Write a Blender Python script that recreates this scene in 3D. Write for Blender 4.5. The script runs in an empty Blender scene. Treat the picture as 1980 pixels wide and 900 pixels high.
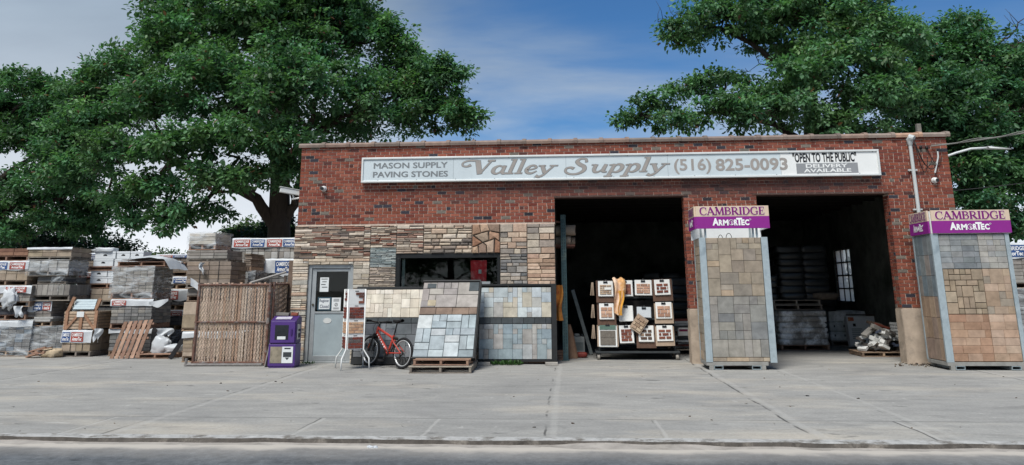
import bpy, math, random
import numpy as np
from mathutils import Vector, Matrix, noise as mnoise
R = math.radians
SC = bpy.context.scene
COL = SC.collection

# ------------------------------------------------------------------ camera
cd = bpy.data.cameras.new('camera'); cam = bpy.data.objects.new('camera', cd); COL.objects.link(cam)
cd.lens = 27.13; cd.sensor_width = 36.0; cd.shift_y = -0.1286
cd.clip_start = 0.1; cd.clip_end = 2000
PITCH, YAW, ROLL = 0.2383, -0.06856, -0.00506
fw = Vector((math.sin(YAW)*math.cos(PITCH), math.cos(YAW)*math.cos(PITCH), math.sin(PITCH)))
r0 = Vector((math.cos(YAW), -math.sin(YAW), 0)); u0 = r0.cross(fw)
rr = math.cos(ROLL)*r0 + math.sin(ROLL)*u0; uu = -math.sin(ROLL)*r0 + math.cos(ROLL)*u0
mw = Matrix((rr, uu, -fw)).transposed().to_4x4(); mw.translation = Vector((0, -16.208, 1.461))
cam.matrix_world = mw
SC.camera = cam

# ------------------------------------------------------------------ light
SUN_EL, SUN_AZ = R(56), R(203)       # azimuth clockwise from +Y (north)
w = bpy.data.worlds.new('World'); SC.world = w; w.use_nodes = True
nt = w.node_tree; N = nt.nodes; Lk = nt.links
for n in list(N): N.remove(n)
out = N.new('ShaderNodeOutputWorld'); bg = N.new('ShaderNodeBackground')
sky = N.new('ShaderNodeTexSky'); sky.sky_type = 'NISHITA'; sky.sun_disc = False
sky.sun_elevation = SUN_EL; sky.sun_rotation = SUN_AZ
sky.air_density = 1.0; sky.dust_density = 0.6; sky.ozone_density = 2.0
tc = N.new('ShaderNodeTexCoord')
sep = N.new('ShaderNodeSeparateXYZ'); Lk.new(tc.outputs['Generated'], sep.inputs[0])
def wmath(op, a, b=None, clamp=False):
    m = N.new('ShaderNodeMath'); m.operation = op; m.use_clamp = clamp
    for i, v in enumerate((a, b)):
        if v is None: continue
        if isinstance(v, (int, float)): m.inputs[i].default_value = v
        else: Lk.new(v, m.inputs[i])
    return m.outputs[0]
zz = wmath('ADD', wmath('MAXIMUM', sep.outputs['Z'], 0.0), 0.16)
cx = wmath('DIVIDE', sep.outputs['X'], zz); cy = wmath('DIVIDE', sep.outputs['Y'], zz)
comb = N.new('ShaderNodeCombineXYZ'); Lk.new(cx, comb.inputs[0]); Lk.new(cy, comb.inputs[1])
mp = N.new('ShaderNodeMapping'); mp.inputs['Rotation'].default_value = (0, 0, R(24)); mp.inputs['Scale'].default_value = (0.8, 1.5, 1)
mp.inputs['Location'].default_value = (3.15, 1.3, 0)
Lk.new(comb.outputs[0], mp.inputs[0])
cn = N.new('ShaderNodeTexNoise'); cn.inputs['Scale'].default_value = 0.95; cn.inputs['Detail'].default_value = 7; cn.inputs['Roughness'].default_value = 0.52; cn.inputs['Distortion'].default_value = 0.4
Lk.new(mp.outputs[0], cn.inputs[0])
# more cloud to the west (left), clear in the middle
west = wmath('MULTIPLY', wmath('ADD', sep.outputs['X'], 0.12), -1.3)
cv = wmath('ADD', cn.outputs[0], wmath('MAXIMUM', wmath('MINIMUM', west, 0.34), 0.022))
low = wmath('MULTIPLY', wmath('SUBTRACT', 0.24, sep.outputs['Z'], True), 0.9)
cv = wmath('ADD', cv, low)
rmp = N.new('ShaderNodeValToRGB'); rmp.color_ramp.interpolation = 'EASE'
rmp.color_ramp.elements[0].position = 0.36; rmp.color_ramp.elements[0].color = (0, 0, 0, 1)
rmp.color_ramp.elements[1].position = 0.80; rmp.color_ramp.elements[1].color = (1, 1, 1, 1)
Lk.new(cv, rmp.inputs[0])
cn2 = N.new('ShaderNodeTexNoise'); cn2.inputs['Scale'].default_value = 2.3; cn2.inputs['Detail'].default_value = 5
Lk.new(mp.outputs[0], cn2.inputs[0])
cr2 = N.new('ShaderNodeValToRGB')
cr2.color_ramp.elements[0].position = 0.3; cr2.color_ramp.elements[0].color = (1.35, 2.3, 3.5, 1)
cr2.color_ramp.elements[1].position = 0.7; cr2.color_ramp.elements[1].color = (2.3, 3.4, 4.7, 1)
Lk.new(cn2.outputs[0], cr2.inputs[0])
# brighter towards the horizon
hz = wmath('POWER', wmath('SUBTRACT', 1.0, wmath('MAXIMUM', sep.outputs['Z'], 0.0), True), 4.5)
hb = N.new('ShaderNodeMix'); hb.data_type = 'RGBA'; Lk.new(hz, hb.inputs['Factor'])
Lk.new(cr2.outputs[0], hb.inputs['A']); hb.inputs['B'].default_value = (11.5, 11.8, 12.2, 1)
tint = N.new('ShaderNodeMix'); tint.data_type = 'RGBA'; tint.blend_type = 'MULTIPLY'; tint.inputs['Factor'].default_value = 1
Lk.new(sky.outputs[0], tint.inputs['A']); tint.inputs['B'].default_value = (0.44, 0.80, 1.12, 1)
mx = N.new('ShaderNodeMix'); mx.data_type = 'RGBA'
Lk.new(rmp.outputs[0], mx.inputs['Factor']); Lk.new(tint.outputs['Result'], mx.inputs['A']); Lk.new(hb.outputs['Result'], mx.inputs['B'])
Lk.new(mx.outputs['Result'], bg.inputs[0]); bg.inputs[1].default_value = 0.062
Lk.new(bg.outputs[0], out.inputs[0])

sl = bpy.data.lights.new('sun', 'SUN'); sun = bpy.data.objects.new('sun', sl); COL.objects.link(sun)
sl.energy = 3.1; sl.angle = R(26); sl.color = (1.0, 0.985, 0.945)
sd = Vector((math.sin(SUN_AZ)*math.cos(SUN_EL), math.cos(SUN_AZ)*math.cos(SUN_EL), math.sin(SUN_EL)))
sun.rotation_euler = sd.to_track_quat('Z', 'Y').to_euler(); sun.location = (0, -20, 30)

SC.view_settings.view_transform = 'Standard'; SC.view_settings.look = 'None'
SC.view_settings.exposure = 0.62; SC.view_settings.gamma = 1; SC.view_settings.use_curve_mapping = False
SC.cycles.max_bounces = 8; SC.cycles.transparent_max_bounces = 24
SC.cycles.use_denoising = True

# ------------------------------------------------------------------ helpers
def C(h, k=0.95):
    v = [int(h[i:i+2], 16)/255 for i in (0, 2, 4)]
    l = [k*(x/12.92 if x <= .04045 else ((x+.055)/1.055)**2.4) for x in v]; g = .3*l[0]+.59*l[1]+.11*l[2]
    return tuple(.88*x+.12*g for x in l)
MATS = {}
def M(name, col=(.5, .5, .5), rough=.8, var=.2, sc=5, bump=.15, bsc=70, metal=0, attr=False, col2=None, c2pos=(.52, .68), spec=.3, stretch=None, transm=0, alpha=None):
    if name in MATS: return MATS[name]
    m = bpy.data.materials.new(name); m.use_nodes = True; MATS[name] = m
    t = m.node_tree; n = t.nodes; l = t.links; p = n['Principled BSDF']
    p.inputs['Roughness'].default_value = rough; p.inputs['Metallic'].default_value = metal
    p.inputs['Specular IOR Level'].default_value = spec
    co = n.new('ShaderNodeTexCoord'); src = co.outputs['Object']
    if stretch:
        mpn = n.new('ShaderNodeMapping'); mpn.inputs['Scale'].default_value = stretch; l.new(src, mpn.inputs[0]); src = mpn.outputs[0]
    nz = n.new('ShaderNodeTexNoise'); nz.inputs['Scale'].default_value = sc; nz.inputs['Detail'].default_value = 6; nz.inputs['Roughness'].default_value = .62
    l.new(src, nz.inputs[0])
    mr = n.new('ShaderNodeMapRange'); mr.inputs['From Min'].default_value = .3; mr.inputs['From Max'].default_value = .7
    mr.inputs['To Min'].default_value = 1-var; mr.inputs['To Max'].default_value = 1+var; l.new(nz.outputs[0], mr.inputs[0])
    if attr:
        a = n.new('ShaderNodeAttribute'); a.attribute_name = 'Col'; base = a.outputs['Color']
    else:
        rgb = n.new('ShaderNodeRGB'); rgb.outputs[0].default_value = (*col, 1); base = rgb.outputs[0]
    if col2:
        n2 = n.new('ShaderNodeTexNoise'); n2.inputs['Scale'].default_value = sc*.45; n2.inputs['Detail'].default_value = 8; n2.inputs['Roughness'].default_value = .7
        l.new(src, n2.inputs[0])
        r2 = n.new('ShaderNodeMapRange'); r2.inputs['From Min'].default_value = c2pos[0]; r2.inputs['From Max'].default_value = c2pos[1]; l.new(n2.outputs[0], r2.inputs[0])
        x2 = n.new('ShaderNodeMix'); x2.data_type = 'RGBA'; l.new(r2.outputs[0], x2.inputs['Factor']); l.new(base, x2.inputs['A']); x2.inputs['B'].default_value = (*col2, 1); base = x2.outputs['Result']
    vm = n.new('ShaderNodeVectorMath'); vm.operation = 'SCALE'; l.new(base, vm.inputs[0]); l.new(mr.outputs[0], vm.inputs['Scale'])
    l.new(vm.outputs[0], p.inputs['Base Color'])
    if bump:
        bn = n.new('ShaderNodeTexNoise'); bn.inputs['Scale'].default_value = bsc; bn.inputs['Detail'].default_value = 4; l.new(src, bn.inputs[0])
        bp = n.new('ShaderNodeBump'); bp.inputs['Strength'].default_value = bump; bp.inputs['Distance'].default_value = .01; l.new(bn.outputs[0], bp.inputs['Height']); l.new(bp.outputs[0], p.inputs['Normal'])
    if alpha is not None: p.inputs['Alpha'].default_value = alpha
    return m

class MB:
    def __init__(s): s.v = []; s.f = []; s.c = []; s.m = Matrix(); s.col = (.5, .5, .5)
    def add(s, vs, fs, col=None):
        o = len(s.v); m = s.m
        s.v += [tuple(m @ Vector(p)) for p in vs]
        s.f += [tuple(i+o for i in f) for f in fs]
        s.c += [col or s.col]*len(fs)
    def bx(s, x0, x1, y0, y1, z0, z1, col=None, skip=''):
        vs = [(x0,y0,z0),(x1,y0,z0),(x1,y1,z0),(x0,y1,z0),(x0,y0,z1),(x1,y0,z1),(x1,y1,z1),(x0,y1,z1)]
        fs = {'b':(3,2,1,0),'t':(4,5,6,7),'f':(0,1,5,4),'r':(1,2,6,5),'k':(2,3,7,6),'l':(3,0,4,7)}
        s.add(vs, [f for k, f in fs.items() if k not in skip], col)
    def cbx(s, x0, x1, y0, y1, z0, z1, b, col=None):
        # box whose front (-Y) face is chamfered all round
        vs = [(x0,y0+b,z0),(x1,y0+b,z0),(x1,y1,z0),(x0,y1,z0),(x0,y0+b,z1),(x1,y0+b,z1),(x1,y1,z1),(x0,y1,z1),
              (x0+b,y0,z0+b),(x1-b,y0,z0+b),(x1-b,y0,z1-b),(x0+b,y0,z1-b)]
        s.add(vs, [(3,2,1,0),(4,5,6,7),(1,2,6,5),(3,0,4,7),(8,9,10,11),(0,1,9,8),(1,5,10,9),(5,4,11,10),(4,0,8,11)], col)
    def rbx(s, c, size, rot, col=None):
        # oriented box: rot = euler tuple
        from mathutils import Euler
        old = s.m; s.m = old @ Matrix.Translation(c) @ Euler(rot).to_matrix().to_4x4()
        a, b, d = size[0]/2, size[1]/2, size[2]/2
        s.bx(-a, a, -b, b, -d, d, col); s.m = old
    def tube(s, pts, r, n=8, col=None, closed=False):
        pts = [Vector(p) for p in pts]; k = len(pts); rs = r if isinstance(r, (list, tuple)) else [r]*k
        vs = []; fs = []; ref = None
        for i, p in enumerate(pts):
            if closed: d = pts[(i+1) % k]-pts[i-1]
            else: d = pts[min(i+1, k-1)]-pts[max(i-1, 0)]
            d.normalize()
            if ref is None:
                ref = d.orthogonal().normalized()
            ref = (ref-d*ref.dot(d)); ref = ref.normalized() if ref.length > 1e-6 else d.orthogonal().normalized()
            b = d.cross(ref)
            vs += [tuple(p+rs[i]*(math.cos(a)*ref+math.sin(a)*b)) for a in (2*math.pi*j/n for j in range(n))]
        for i in range(k if closed else k-1):
            q = (i+1) % k
            fs += [(i*n+j, i*n+(j+1) % n, q*n+(j+1) % n, q*n+j) for j in range(n)]
        if not closed: fs += [tuple(range(n-1, -1, -1)), tuple((k-1)*n+j for j in range(n))]
        s.add(vs, fs, col)
    def rod(s, a, b, r, n=8, col=None): s.tube([a, b], r, n, col)
    def grid(s, fn, nu, nv, col=None, cf=None):
        vs = [fn(i/nu, j/nv) for j in range(nv+1) for i in range(nu+1)]
        fs = [(j*(nu+1)+i, j*(nu+1)+i+1, (j+1)*(nu+1)+i+1, (j+1)*(nu+1)+i) for j in range(nv) for i in range(nu)]
        s.add(vs, fs, col)
    def poly(s, pts, y0, y1, col=None):
        # polygon in XZ (counter-clockwise seen from the front) extruded y0 (front) to y1
        n = len(pts); vs = [(x, y0, z) for x, z in pts]+[(x, y1, z) for x, z in pts]
        fs = [tuple(range(n)), tuple(range(2*n-1, n-1, -1))]+[(i, i+n, (i+1) % n+n, (i+1) % n) for i in range(n)]
        s.add(vs, fs, col)
    def build(s, name, mat, parent=None, smooth=False, bevel=0, loc=None, rz=0):
        me = bpy.data.meshes.new(name); me.from_pydata(s.v, [], s.f); me.update()
        at = me.color_attributes.new('Col', 'FLOAT_COLOR', 'CORNER')
        cnt = np.array([len(f) for f in s.f]); cc = np.array([(*c[:3], 1) for c in s.c], dtype=np.float32)
        at.data.foreach_set('color', np.repeat(cc, cnt, axis=0).ravel())
        me.materials.append(mat)
        if smooth: me.polygons.foreach_set('use_smooth', [True]*len(me.polygons))
        o = bpy.data.objects.new(name, me); COL.objects.link(o)
        if parent: o.parent = parent
        if loc: o.location = loc
        if rz: o.rotation_euler.z = rz
        if bevel:
            b = o.modifiers.new('bevel', 'BEVEL'); b.width = bevel; b.segments = 2; b.limit_method = 'ANGLE'
        return o

def tag(o, label, cat, group=None):
    o['label'] = label; o['category'] = cat
    if group: o['group'] = group
    return o
def thing(name, label, cat, loc=(0, 0, 0), rz=0, group=None):
    o = bpy.data.objects.new(name, None); COL.objects.link(o); o.empty_display_size = .2
    o.location = loc; o.rotation_euler = (0, 0, rz)
    return tag(o, label, cat, group)
def struct(o): o['kind'] = 'structure'; return o
def T(x, y, z, rz=0, rx=0, ry=0):
    from mathutils import Euler
    return Matrix.Translation((x, y, z)) @ Euler((rx, ry, rz)).to_matrix().to_4x4()
def jit(rng, c, v=.12, h=.012):
    k = 1+rng.uniform(-v, v)
    return tuple(max(.004, x*k*(1+rng.uniform(-h, h))) for x in c)

TEXTC = {}
def text_geo(s, bold=0.0):
    k = (s, bold)
    if k not in TEXTC:
        cu = bpy.data.curves.new('lettering', 'FONT'); cu.body = s; cu.size = 1; cu.offset = bold; cu.resolution_u = 3
        o = bpy.data.objects.new('lettering', cu); COL.objects.link(o)
        dg = bpy.context.evaluated_depsgraph_get(); dg.update()
        me = bpy.data.meshes.new_from_object(o.evaluated_get(dg))
        vs = [tuple(v.co) for v in me.vertices]; fs = [tuple(p.vertices) for p in me.polygons]
        bpy.data.objects.remove(o); bpy.data.curves.remove(cu); bpy.data.meshes.remove(me)
        TEXTC[k] = (vs, fs)
    return TEXTC[k]
def put_text(mb, s, x0, x1, z0, z1, y, bold=0.0, col=None, fn=None):
    """flat lettering facing -Y fitted into the box"""
    vs, fs = text_geo(s, bold)
    xs = [v[0] for v in vs]; ys = [v[1] for v in vs]
    a, b, c, d = min(xs), max(xs), min(ys), max(ys)
    P = []
    for v in vs:
        X = x0+(v[0]-a)/(b-a)*(x1-x0); Z = z0+(v[1]-c)/(d-c)*(z1-z0)
        P.append((X, y+(fn(X, Z) if fn else 0), Z))
    mb.add(P, fs, col)

# ---- hand drawn serif letters: strokes of (x, y, width); 's' smooth, 'l' straight
TH, TN = .205, .095
def sm(pts, ws): return ('s', pts, ws)
def ln(pts, w0, w1=None): return ('l', pts, [w0, w1 or w0])
def sf(x0, x1, y): return ln([(x0, y), (x1, y)], .055)
stem = lambda x: [ln([(x, 0), (x, 1)], TH), sf(x-.15, x+.15, .027), sf(x-.15, x+.15, .973)]
CC = sm([(.80, .74), (.66, .95), (.46, .98), (.2, .85), (.1, .5), (.2, .15), (.46, .02), (.68, .05), (.83, .24)], [.05, .06, .07, .14, .18, .14, .07, .06, .04])
SERIF = {
 'C': (.92, [CC, ln([(.80, .98), (.80, .66)], .05)]),
 'A': (.98, [ln([(.08, 0), (.42, 1)], TN), ln([(.40, 1), (.82, 0)], TH), ln([(.2, .34), (.66, .34)], .05), sf(-.04, .22, .027), sf(.64, 1.0, .027)]),
 'M': (1.12, [ln([(.12, 0), (.17, 1)], TN), ln([(.17, 1), (.53, .06)], TH), ln([(.53, .06), (.88, 1)], TN), ln([(.90, 1), (.96, 0)], TH), sf(0, .25, .027), sf(.8, 1.1, .027), sf(.04, .2, .973), sf(.84, 1.02, .973)]),
 'B': (.84, stem(.18)+[sm([(.2, .97), (.5, .96), (.64, .75), (.5, .55), (.2, .53)], [.05, .07, .15, .07, .05]), sm([(.2, .53), (.55, .52), (.72, .28), (.55, .04), (.2, .03)], [.05, .07, .17, .07, .05])]),
 'R': (.92, stem(.18)+[sm([(.2, .97), (.5, .96), (.66, .73), (.5, .5), (.2, .48)], [.05, .07, .16, .07, .05]), ln([(.40, .5), (.80, 0)], TH), sf(.7, .98, .027)]),
 'I': (.42, stem(.2)),
 'D': (.96, stem(.18)+[sm([(.2, .97), (.55, .95), (.82, .5), (.55, .05), (.2, .03)], [.05, .09, .19, .09, .05])]),
 'G': (.98, [CC, ln([(.80, .98), (.80, .66)], .05), ln([(.80, .04), (.80, .42)], .15), sf(.62, .94, .42)]),
 'E': (.80, stem(.18)+[ln([(.2, .97), (.64, .97)], .06), ln([(.2, .52), (.5, .52)], .05), ln([(.2, .03), (.66, .03)], .06), ln([(.64, 1.0), (.64, .76)], .05), ln([(.66, 0), (.68, .25)], .05), ln([(.5, .64), (.5, .4)], .045)]),
}
SWASH = {
 'V': (1.0, [sm([(-.12, .66), (-.3, .56), (-.5, .62), (-.52, .82), (-.3, .96), (.0, .97), (.3, .92)], [.16, .1, .08, .08, .09, .1, .12]), ln([(.2, .93), (.42, .02)], .24), ln([(.42, .03), (.86, .93)], .09), ln([(.7, .95), (1.05, .95)], .1)]),
 'a': (.74, [sm([(.5, .5), (.3, .57), (.1, .42), (.06, .16), (.2, .02), (.38, .1), (.5, .3)], [.1, .09, .16, .18, .11, .08, .06]), sm([(.6, .58), (.54, .3), (.52, .1), (.6, .03), (.74, .08)], [.15, .17, .16, .12, .05])]),
 'l': (.44, [ln([(.3, 1.02), (.14, .03)], .17), ln([(.1, 1.0), (.36, 1.0)], .07), ln([(-.04, .03), (.32, .03)], .08)]),
 'e': (.66, [sm([(.1, .27), (.34, .3), (.52, .42), (.42, .56), (.22, .52), (.07, .28), (.14, .06), (.34, .02), (.56, .16)], [.06, .06, .1, .09, .11, .17, .14, .1, .05])]),
 'y': (.86, [ln([(-.02, .53), (.3, .53)], .07), ln([(.14, .55), (.32, .04)], .18), sm([(.72, .53), (.5, .22), (.28, -.1), (.08, -.24), (-.08, -.17)], [.07, .09, .1, .12, .17]), ln([(.52, .53), (.9, .53)], .07)]),
 'S': (.95, [sm([(.66, .74), (.6, .95), (.36, .98), (.2, .8), (.34, .6), (.58, .42), (.6, .16), (.34, -.06), (-.02, -.08), (-.26, .08), (-.26, .3), (-.08, .38), (.1, .3)], [.12, .1, .1, .17, .2, .2, .17, .12, .1, .1, .1, .11, .16])]),
 'u': (.82, [ln([(0, .53), (.22, .53)], .07), sm([(.22, .56), (.14, .25), (.2, .05), (.38, .06), (.55, .22)], [.15, .17, .14, .08, .06]), sm([(.68, .56), (.6, .25), (.6, .07), (.76, .04)], [.15, .17, .14, .06])]),
 'p': (.78, [ln([(.04, .5), (.28, .55)], .07), ln([(.28, .56), (.04, -.3)], .16), ln([(-.14, -.28), (.24, -.24)], .08), sm([(.26, .4), (.44, .56), (.64, .46), (.62, .2), (.42, .02), (.18, .06)], [.06, .1, .17, .17, .1, .06])]),
 ' ': (.45, []),
}
def catmull(pts, ws, k=6):
    P = [np.array((*p, w_)) for p, w_ in zip(pts, ws)]; P = [2*P[0]-P[1]]+P+[2*P[-1]-P[-2]]; o = []
    for i in range(1, len(P)-2):
        for j in range(k):
            t = j/k
            o.append(.5*(2*P[i]+(P[i+1]-P[i-1])*t+(2*P[i-1]-5*P[i]+4*P[i+1]-P[i+2])*t*t+(3*P[i]-P[i-1]-3*P[i+1]+P[i+2])*t**3))
    o.append(P[-2]); return o
def glyph_text(mb, s, font, x0, x1, z0, z1, y, col=None, grow=0.0, shear=0.0, sep=.0004):
    adv = sum(font[c][0] for c in s); h = z1-z0; kx = (x1-x0)/adv; pen = 0; layer = 0
    for ch in s:
        a, strokes = font[ch]
        for kind, pts, ws in strokes:
            pl = catmull(pts, ws) if kind == 's' else [np.array((*p, w_)) for p, w_ in zip(pts, ws)]
            layer += 1; yy = y-sep*(layer % 5); L = []; Rr = []
            for i, q in enumerate(pl):
                d = pl[min(i+1, len(pl)-1)][:2]-pl[max(i-1, 0)][:2]; d = d/(np.hypot(*d)+1e-9)
                if grow and (i == 0 or i == len(pl)-1): q = q+np.array((*(d*grow*(1 if i else -1)), 0))
                nn = np.array((-d[1], d[0]))*(q[2]/2+grow)
                L.append(q[:2]+nn); Rr.append(q[:2]-nn)
            vs = [(x0+kx*(pen+p[0]+shear*p[1]), yy, z0+h*p[1]) for p in L+Rr]; n = len(L)
            mb.add(vs, [(i, n+i, n+i+1, i+1) for i in range(n-1)], col)
        pen += a
# ------------------------------------------------------------------ ground
def ground_mat(name, colA, colB, streak, joints_x=(), joints_y=(), short_x=(), speck=0.0, sand=None, oil=None, warm=None):
    m = bpy.data.materials.new(name); m.use_nodes = True; t = m.node_tree; n = t.nodes; l = t.links; p = n['Principled BSDF']
    p.inputs['Roughness'].default_value = .88; p.inputs['Specular IOR Level'].default_value = .2
    g = n.new('ShaderNodeTexCoord'); P = g.outputs['Object']
    sx = n.new('ShaderNodeSeparateXYZ'); l.new(P, sx.inputs[0])
    def noise(sc, detail=6, rough=.6, stretch=None, off=(0, 0, 0)):
        mpn = n.new('ShaderNodeMapping'); mpn.inputs['Scale'].default_value = stretch or (1, 1, 1); mpn.inputs['Location'].default_value = off
        l.new(P, mpn.inputs[0]); q = n.new('ShaderNodeTexNoise'); q.inputs['Scale'].default_value = sc; q.inputs['Detail'].default_value = detail; q.inputs['Roughness'].default_value = rough
        l.new(mpn.outputs[0], q.inputs[0]); return q.outputs[0]
    def mr(v, a, b, c=0., d=1.):
        q = n.new('ShaderNodeMapRange'); q.inputs['From Min'].default_value = a; q.inputs['From Max'].default_value = b; q.inputs['To Min'].default_value = c; q.inputs['To Max'].default_value = d
        l.new(v, q.inputs[0]); return q.outputs[0]
    def mth(op, a, b=None):
        q = n.new('ShaderNodeMath'); q.operation = op
        for i, v in enumerate((a, b)):
            if v is None: continue
            if isinstance(v, (int, float)): q.inputs[i].default_value = v
            else: l.new(v, q.inputs[i])
        return q.outputs[0]
    def mix(f, a, b, bt='MIX'):
        q = n.new('ShaderNodeMix'); q.data_type = 'RGBA'; q.blend_type = bt
        if isinstance(f, (int, float)): q.inputs['Factor'].default_value = f
        else: l.new(f, q.inputs['Factor'])
        for k, v in (('A', a), ('B', b)):
            if isinstance(v, tuple): q.inputs[k].default_value = (*v, 1)
            else: l.new(v, q.inputs[k])
        return q.outputs['Result']
    base = mix(mr(noise(.35, 8, .65), .35, .65), colA, colB)
    st = noise(1.0, 7, .62, (.28, 1.5, 1)); base = mix(mr(st, .50, .72, 0, streak), base, tuple(x*.58 for x in colA))
    st2 = noise(1.0, 7, .6, (.34, 1.9, 1), (5, 2, 0)); base = mix(mr(st2, .56, .72, 0, streak*.9), base, tuple(min(1, x*1.45) for x in colB))
    if warm:
        base = mix(mr(noise(.55, 6, .6, (.5, 1.4, 1), (9, 4, 0)), .52, .70, 0, .6), base, warm)
    fine = noise(26 if not speck else 13, 4, .75); lo_, hi_ = (.86, 1.13) if not speck else (.72, 1.30); base = mix(1.0, base, mix(mr(fine, .32, .68), (lo_,)*3, (hi_,)*3), 'MULTIPLY')
    med = noise(3.2, 7, .68, (.6, 1.3, 1)); base = mix(1.0, base, mix(mr(med, .32, .68), (.86, .86, .86), (1.11, 1.11, 1.10)), 'MULTIPLY')
    scr = noise(1.0, 4, .55, (1.1, 4.5, 1), (3, 7, 0)); base = mix(mr(scr, .67, .70, 0, .35), base, tuple(min(1, x*1.6) for x in colB))
    spots = noise(2.1, 3, .5, (1, 1.6, 1), (8, 1, 0)); base = mix(mr(spots, .665, .72, 0, .6), base, tuple(x*.35 for x in colA))
    sp2 = noise(.9, 5, .6, (1, 1.8, 1), (4, 6, 0)); base = mix(mr(sp2, .58, .70, 0, .42), base, tuple(x*.55 for x in colA))
    sp3 = noise(3.4, 4, .55, (2.2, 1.0, 1), (1, 3, 0)); base = mix(mr(sp3, .66, .71, 0, .35), base, tuple(min(1, x*1.5) for x in colB))
    gv = n.new('ShaderNodeTexVoronoi'); gv.inputs['Scale'].default_value = 9; l.new(P, gv.inputs[0]); base = mix(mr(gv.outputs['Distance'], .03, .07, .6, 0), base, tuple(x*.35 for x in colA))
    if speck:
        v = n.new('ShaderNodeTexVoronoi'); v.inputs['Scale'].default_value = 30; l.new(P, v.inputs[0])
        base = mix(mr(v.outputs['Distance'], .0, .16, speck, 0), base, (.55, .55, .53))
    hgt = fine
    wob = noise(1.3, 3, .6)
    brk = noise(1.1, 4, .6, None, (2, 9, 0))
    def line(coord, pos, wd, dark, thr, alongoff):
        dd = mth('ABSOLUTE', mth('SUBTRACT', mth('ADD', coord, mth('MULTIPLY', mth('SUBTRACT', wob, .5), .10)), pos))
        return mth('MULTIPLY', mr(dd, wd*.4, wd, 1, 0), mr(brk, thr, thr+.1, 0, dark))
    for (pos, wd, dark, thr) in short_x:
        base = mix(mth('MULTIPLY', line(sx.outputs[0], pos, wd, dark, thr, 0), mr(sx.outputs[1], -6.76, -6.74, 1, 0)), base, (.05, .049, .046))
        base = mix(mth('MULTIPLY', line(sx.outputs[0], pos+.04, wd*2, .4, .3, 0), mr(sx.outputs[1], -6.76, -6.74, 1, 0)), base, tuple(min(1, x*1.35) for x in colB))
    for (pos, wd, dark, thr) in joints_x:
        base = mix(line(sx.outputs[0], pos, wd, dark, thr, 0), base, (.035, .034, .032))
        base = mix(line(sx.outputs[0], pos+.09, wd*3.0, .28, .35, 0), base, tuple(min(1, x*1.3) for x in colB))
    for (pos, wd, dark, thr) in joints_y:
        base = mix(line(sx.outputs[1], pos, wd, dark, thr, 0), base, (.04, .039, .037))
    if sand:
        y0, y1, sc_ = sand
        ed = mth('ADD', sx.outputs[1], mth('MULTIPLY', mth('SUBTRACT', noise(1.4, 6, .65), .5), .55))
        base = mix(mr(ed, y0, y1, 0, .95), base, sc_)
        base = mix(mr(ed, y0-.45, y0+.02, 0, .35), base, sc_)
    l.new(base, p.inputs['Base Color'])
    bp = n.new('ShaderNodeBump'); bp.inputs['Strength'].default_value = .25; bp.inputs['Distance'].default_value = .006; l.new(hgt, bp.inputs['Height']); l.new(bp.outputs[0], p.inputs['Normal'])
    return m

b = MB(); b.bx(-600, 600, -600, 600, -.6, -.09); struct(b.build('ground', M('dirt ground', C('8d8a80'), .95, .25, 1.2)))
# street with a slight crown and a sandy gutter
asph = ground_mat('asphalt', C('54575b', .92), C('65686b', .92), .4, speck=.45, sand=(-8.40, -8.25, C('b5aca0')))
b = MB(); b.bx(-120, 120, -19.5, -8.05, -.085, -.042); struct(b.build('road', asph))
conc = ground_mat('concrete', C('8c8a86'), C('9b9892'), .24, joints_x=[(-4.9, .020, .6, .47), (-.27, .018, .75, .49), (2.42, .020, .8, .45), (3.72, .015, .5, .5), (7.2, .02, .7, .44), (-9.6, .018, .7, .45), (-13.5, .02, .7, .4)],
                 joints_y=[(-6.74, .014, .8, .36)], short_x=[(-2.9, .014, .7, .4), (-1.55, .012, .5, .5), (.92, .012, .5, .5), (3.58, .016, .8, .3), (-5.4, .013, .6, .4), (5.4, .013, .6, .4), (-8.2, .013, .6, .4)], warm=C('b8ad9c'))
b = MB(); b.bx(-60, 60, -7.86, 14, -.08, 0.0); struct(b.build('pavement', conc))
# eroded kerb: top and face displaced by noise
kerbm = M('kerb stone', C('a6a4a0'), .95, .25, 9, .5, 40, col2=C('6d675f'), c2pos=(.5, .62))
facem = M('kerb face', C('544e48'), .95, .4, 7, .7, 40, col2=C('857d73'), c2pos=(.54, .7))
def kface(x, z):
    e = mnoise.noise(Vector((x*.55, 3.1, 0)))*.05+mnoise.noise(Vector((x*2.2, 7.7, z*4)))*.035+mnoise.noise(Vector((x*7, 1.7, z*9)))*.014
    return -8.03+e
b = MB()
NX = 420
def kt(u, v):
    x = -26+52*u; yf = kface(x, 0); y = yf+(-7.86-yf)*v
    return (x, y, .003*mnoise.noise(Vector((x*3, y*4, 0)))+.002 - .012*max(0, 1-v*3)*abs(mnoise.noise(Vector((x*1.9, 2, 0)))) )
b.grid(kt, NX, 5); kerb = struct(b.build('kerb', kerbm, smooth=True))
b = MB(); b.grid(lambda u, v: (-26+52*u, kface(-26+52*u, -.09*(1-v))-.03*(1-v), -.088+(.088+kt(u, 0)[2])*v), NX, 5); struct(b.build('kerb_face', facem, smooth=True))

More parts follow.
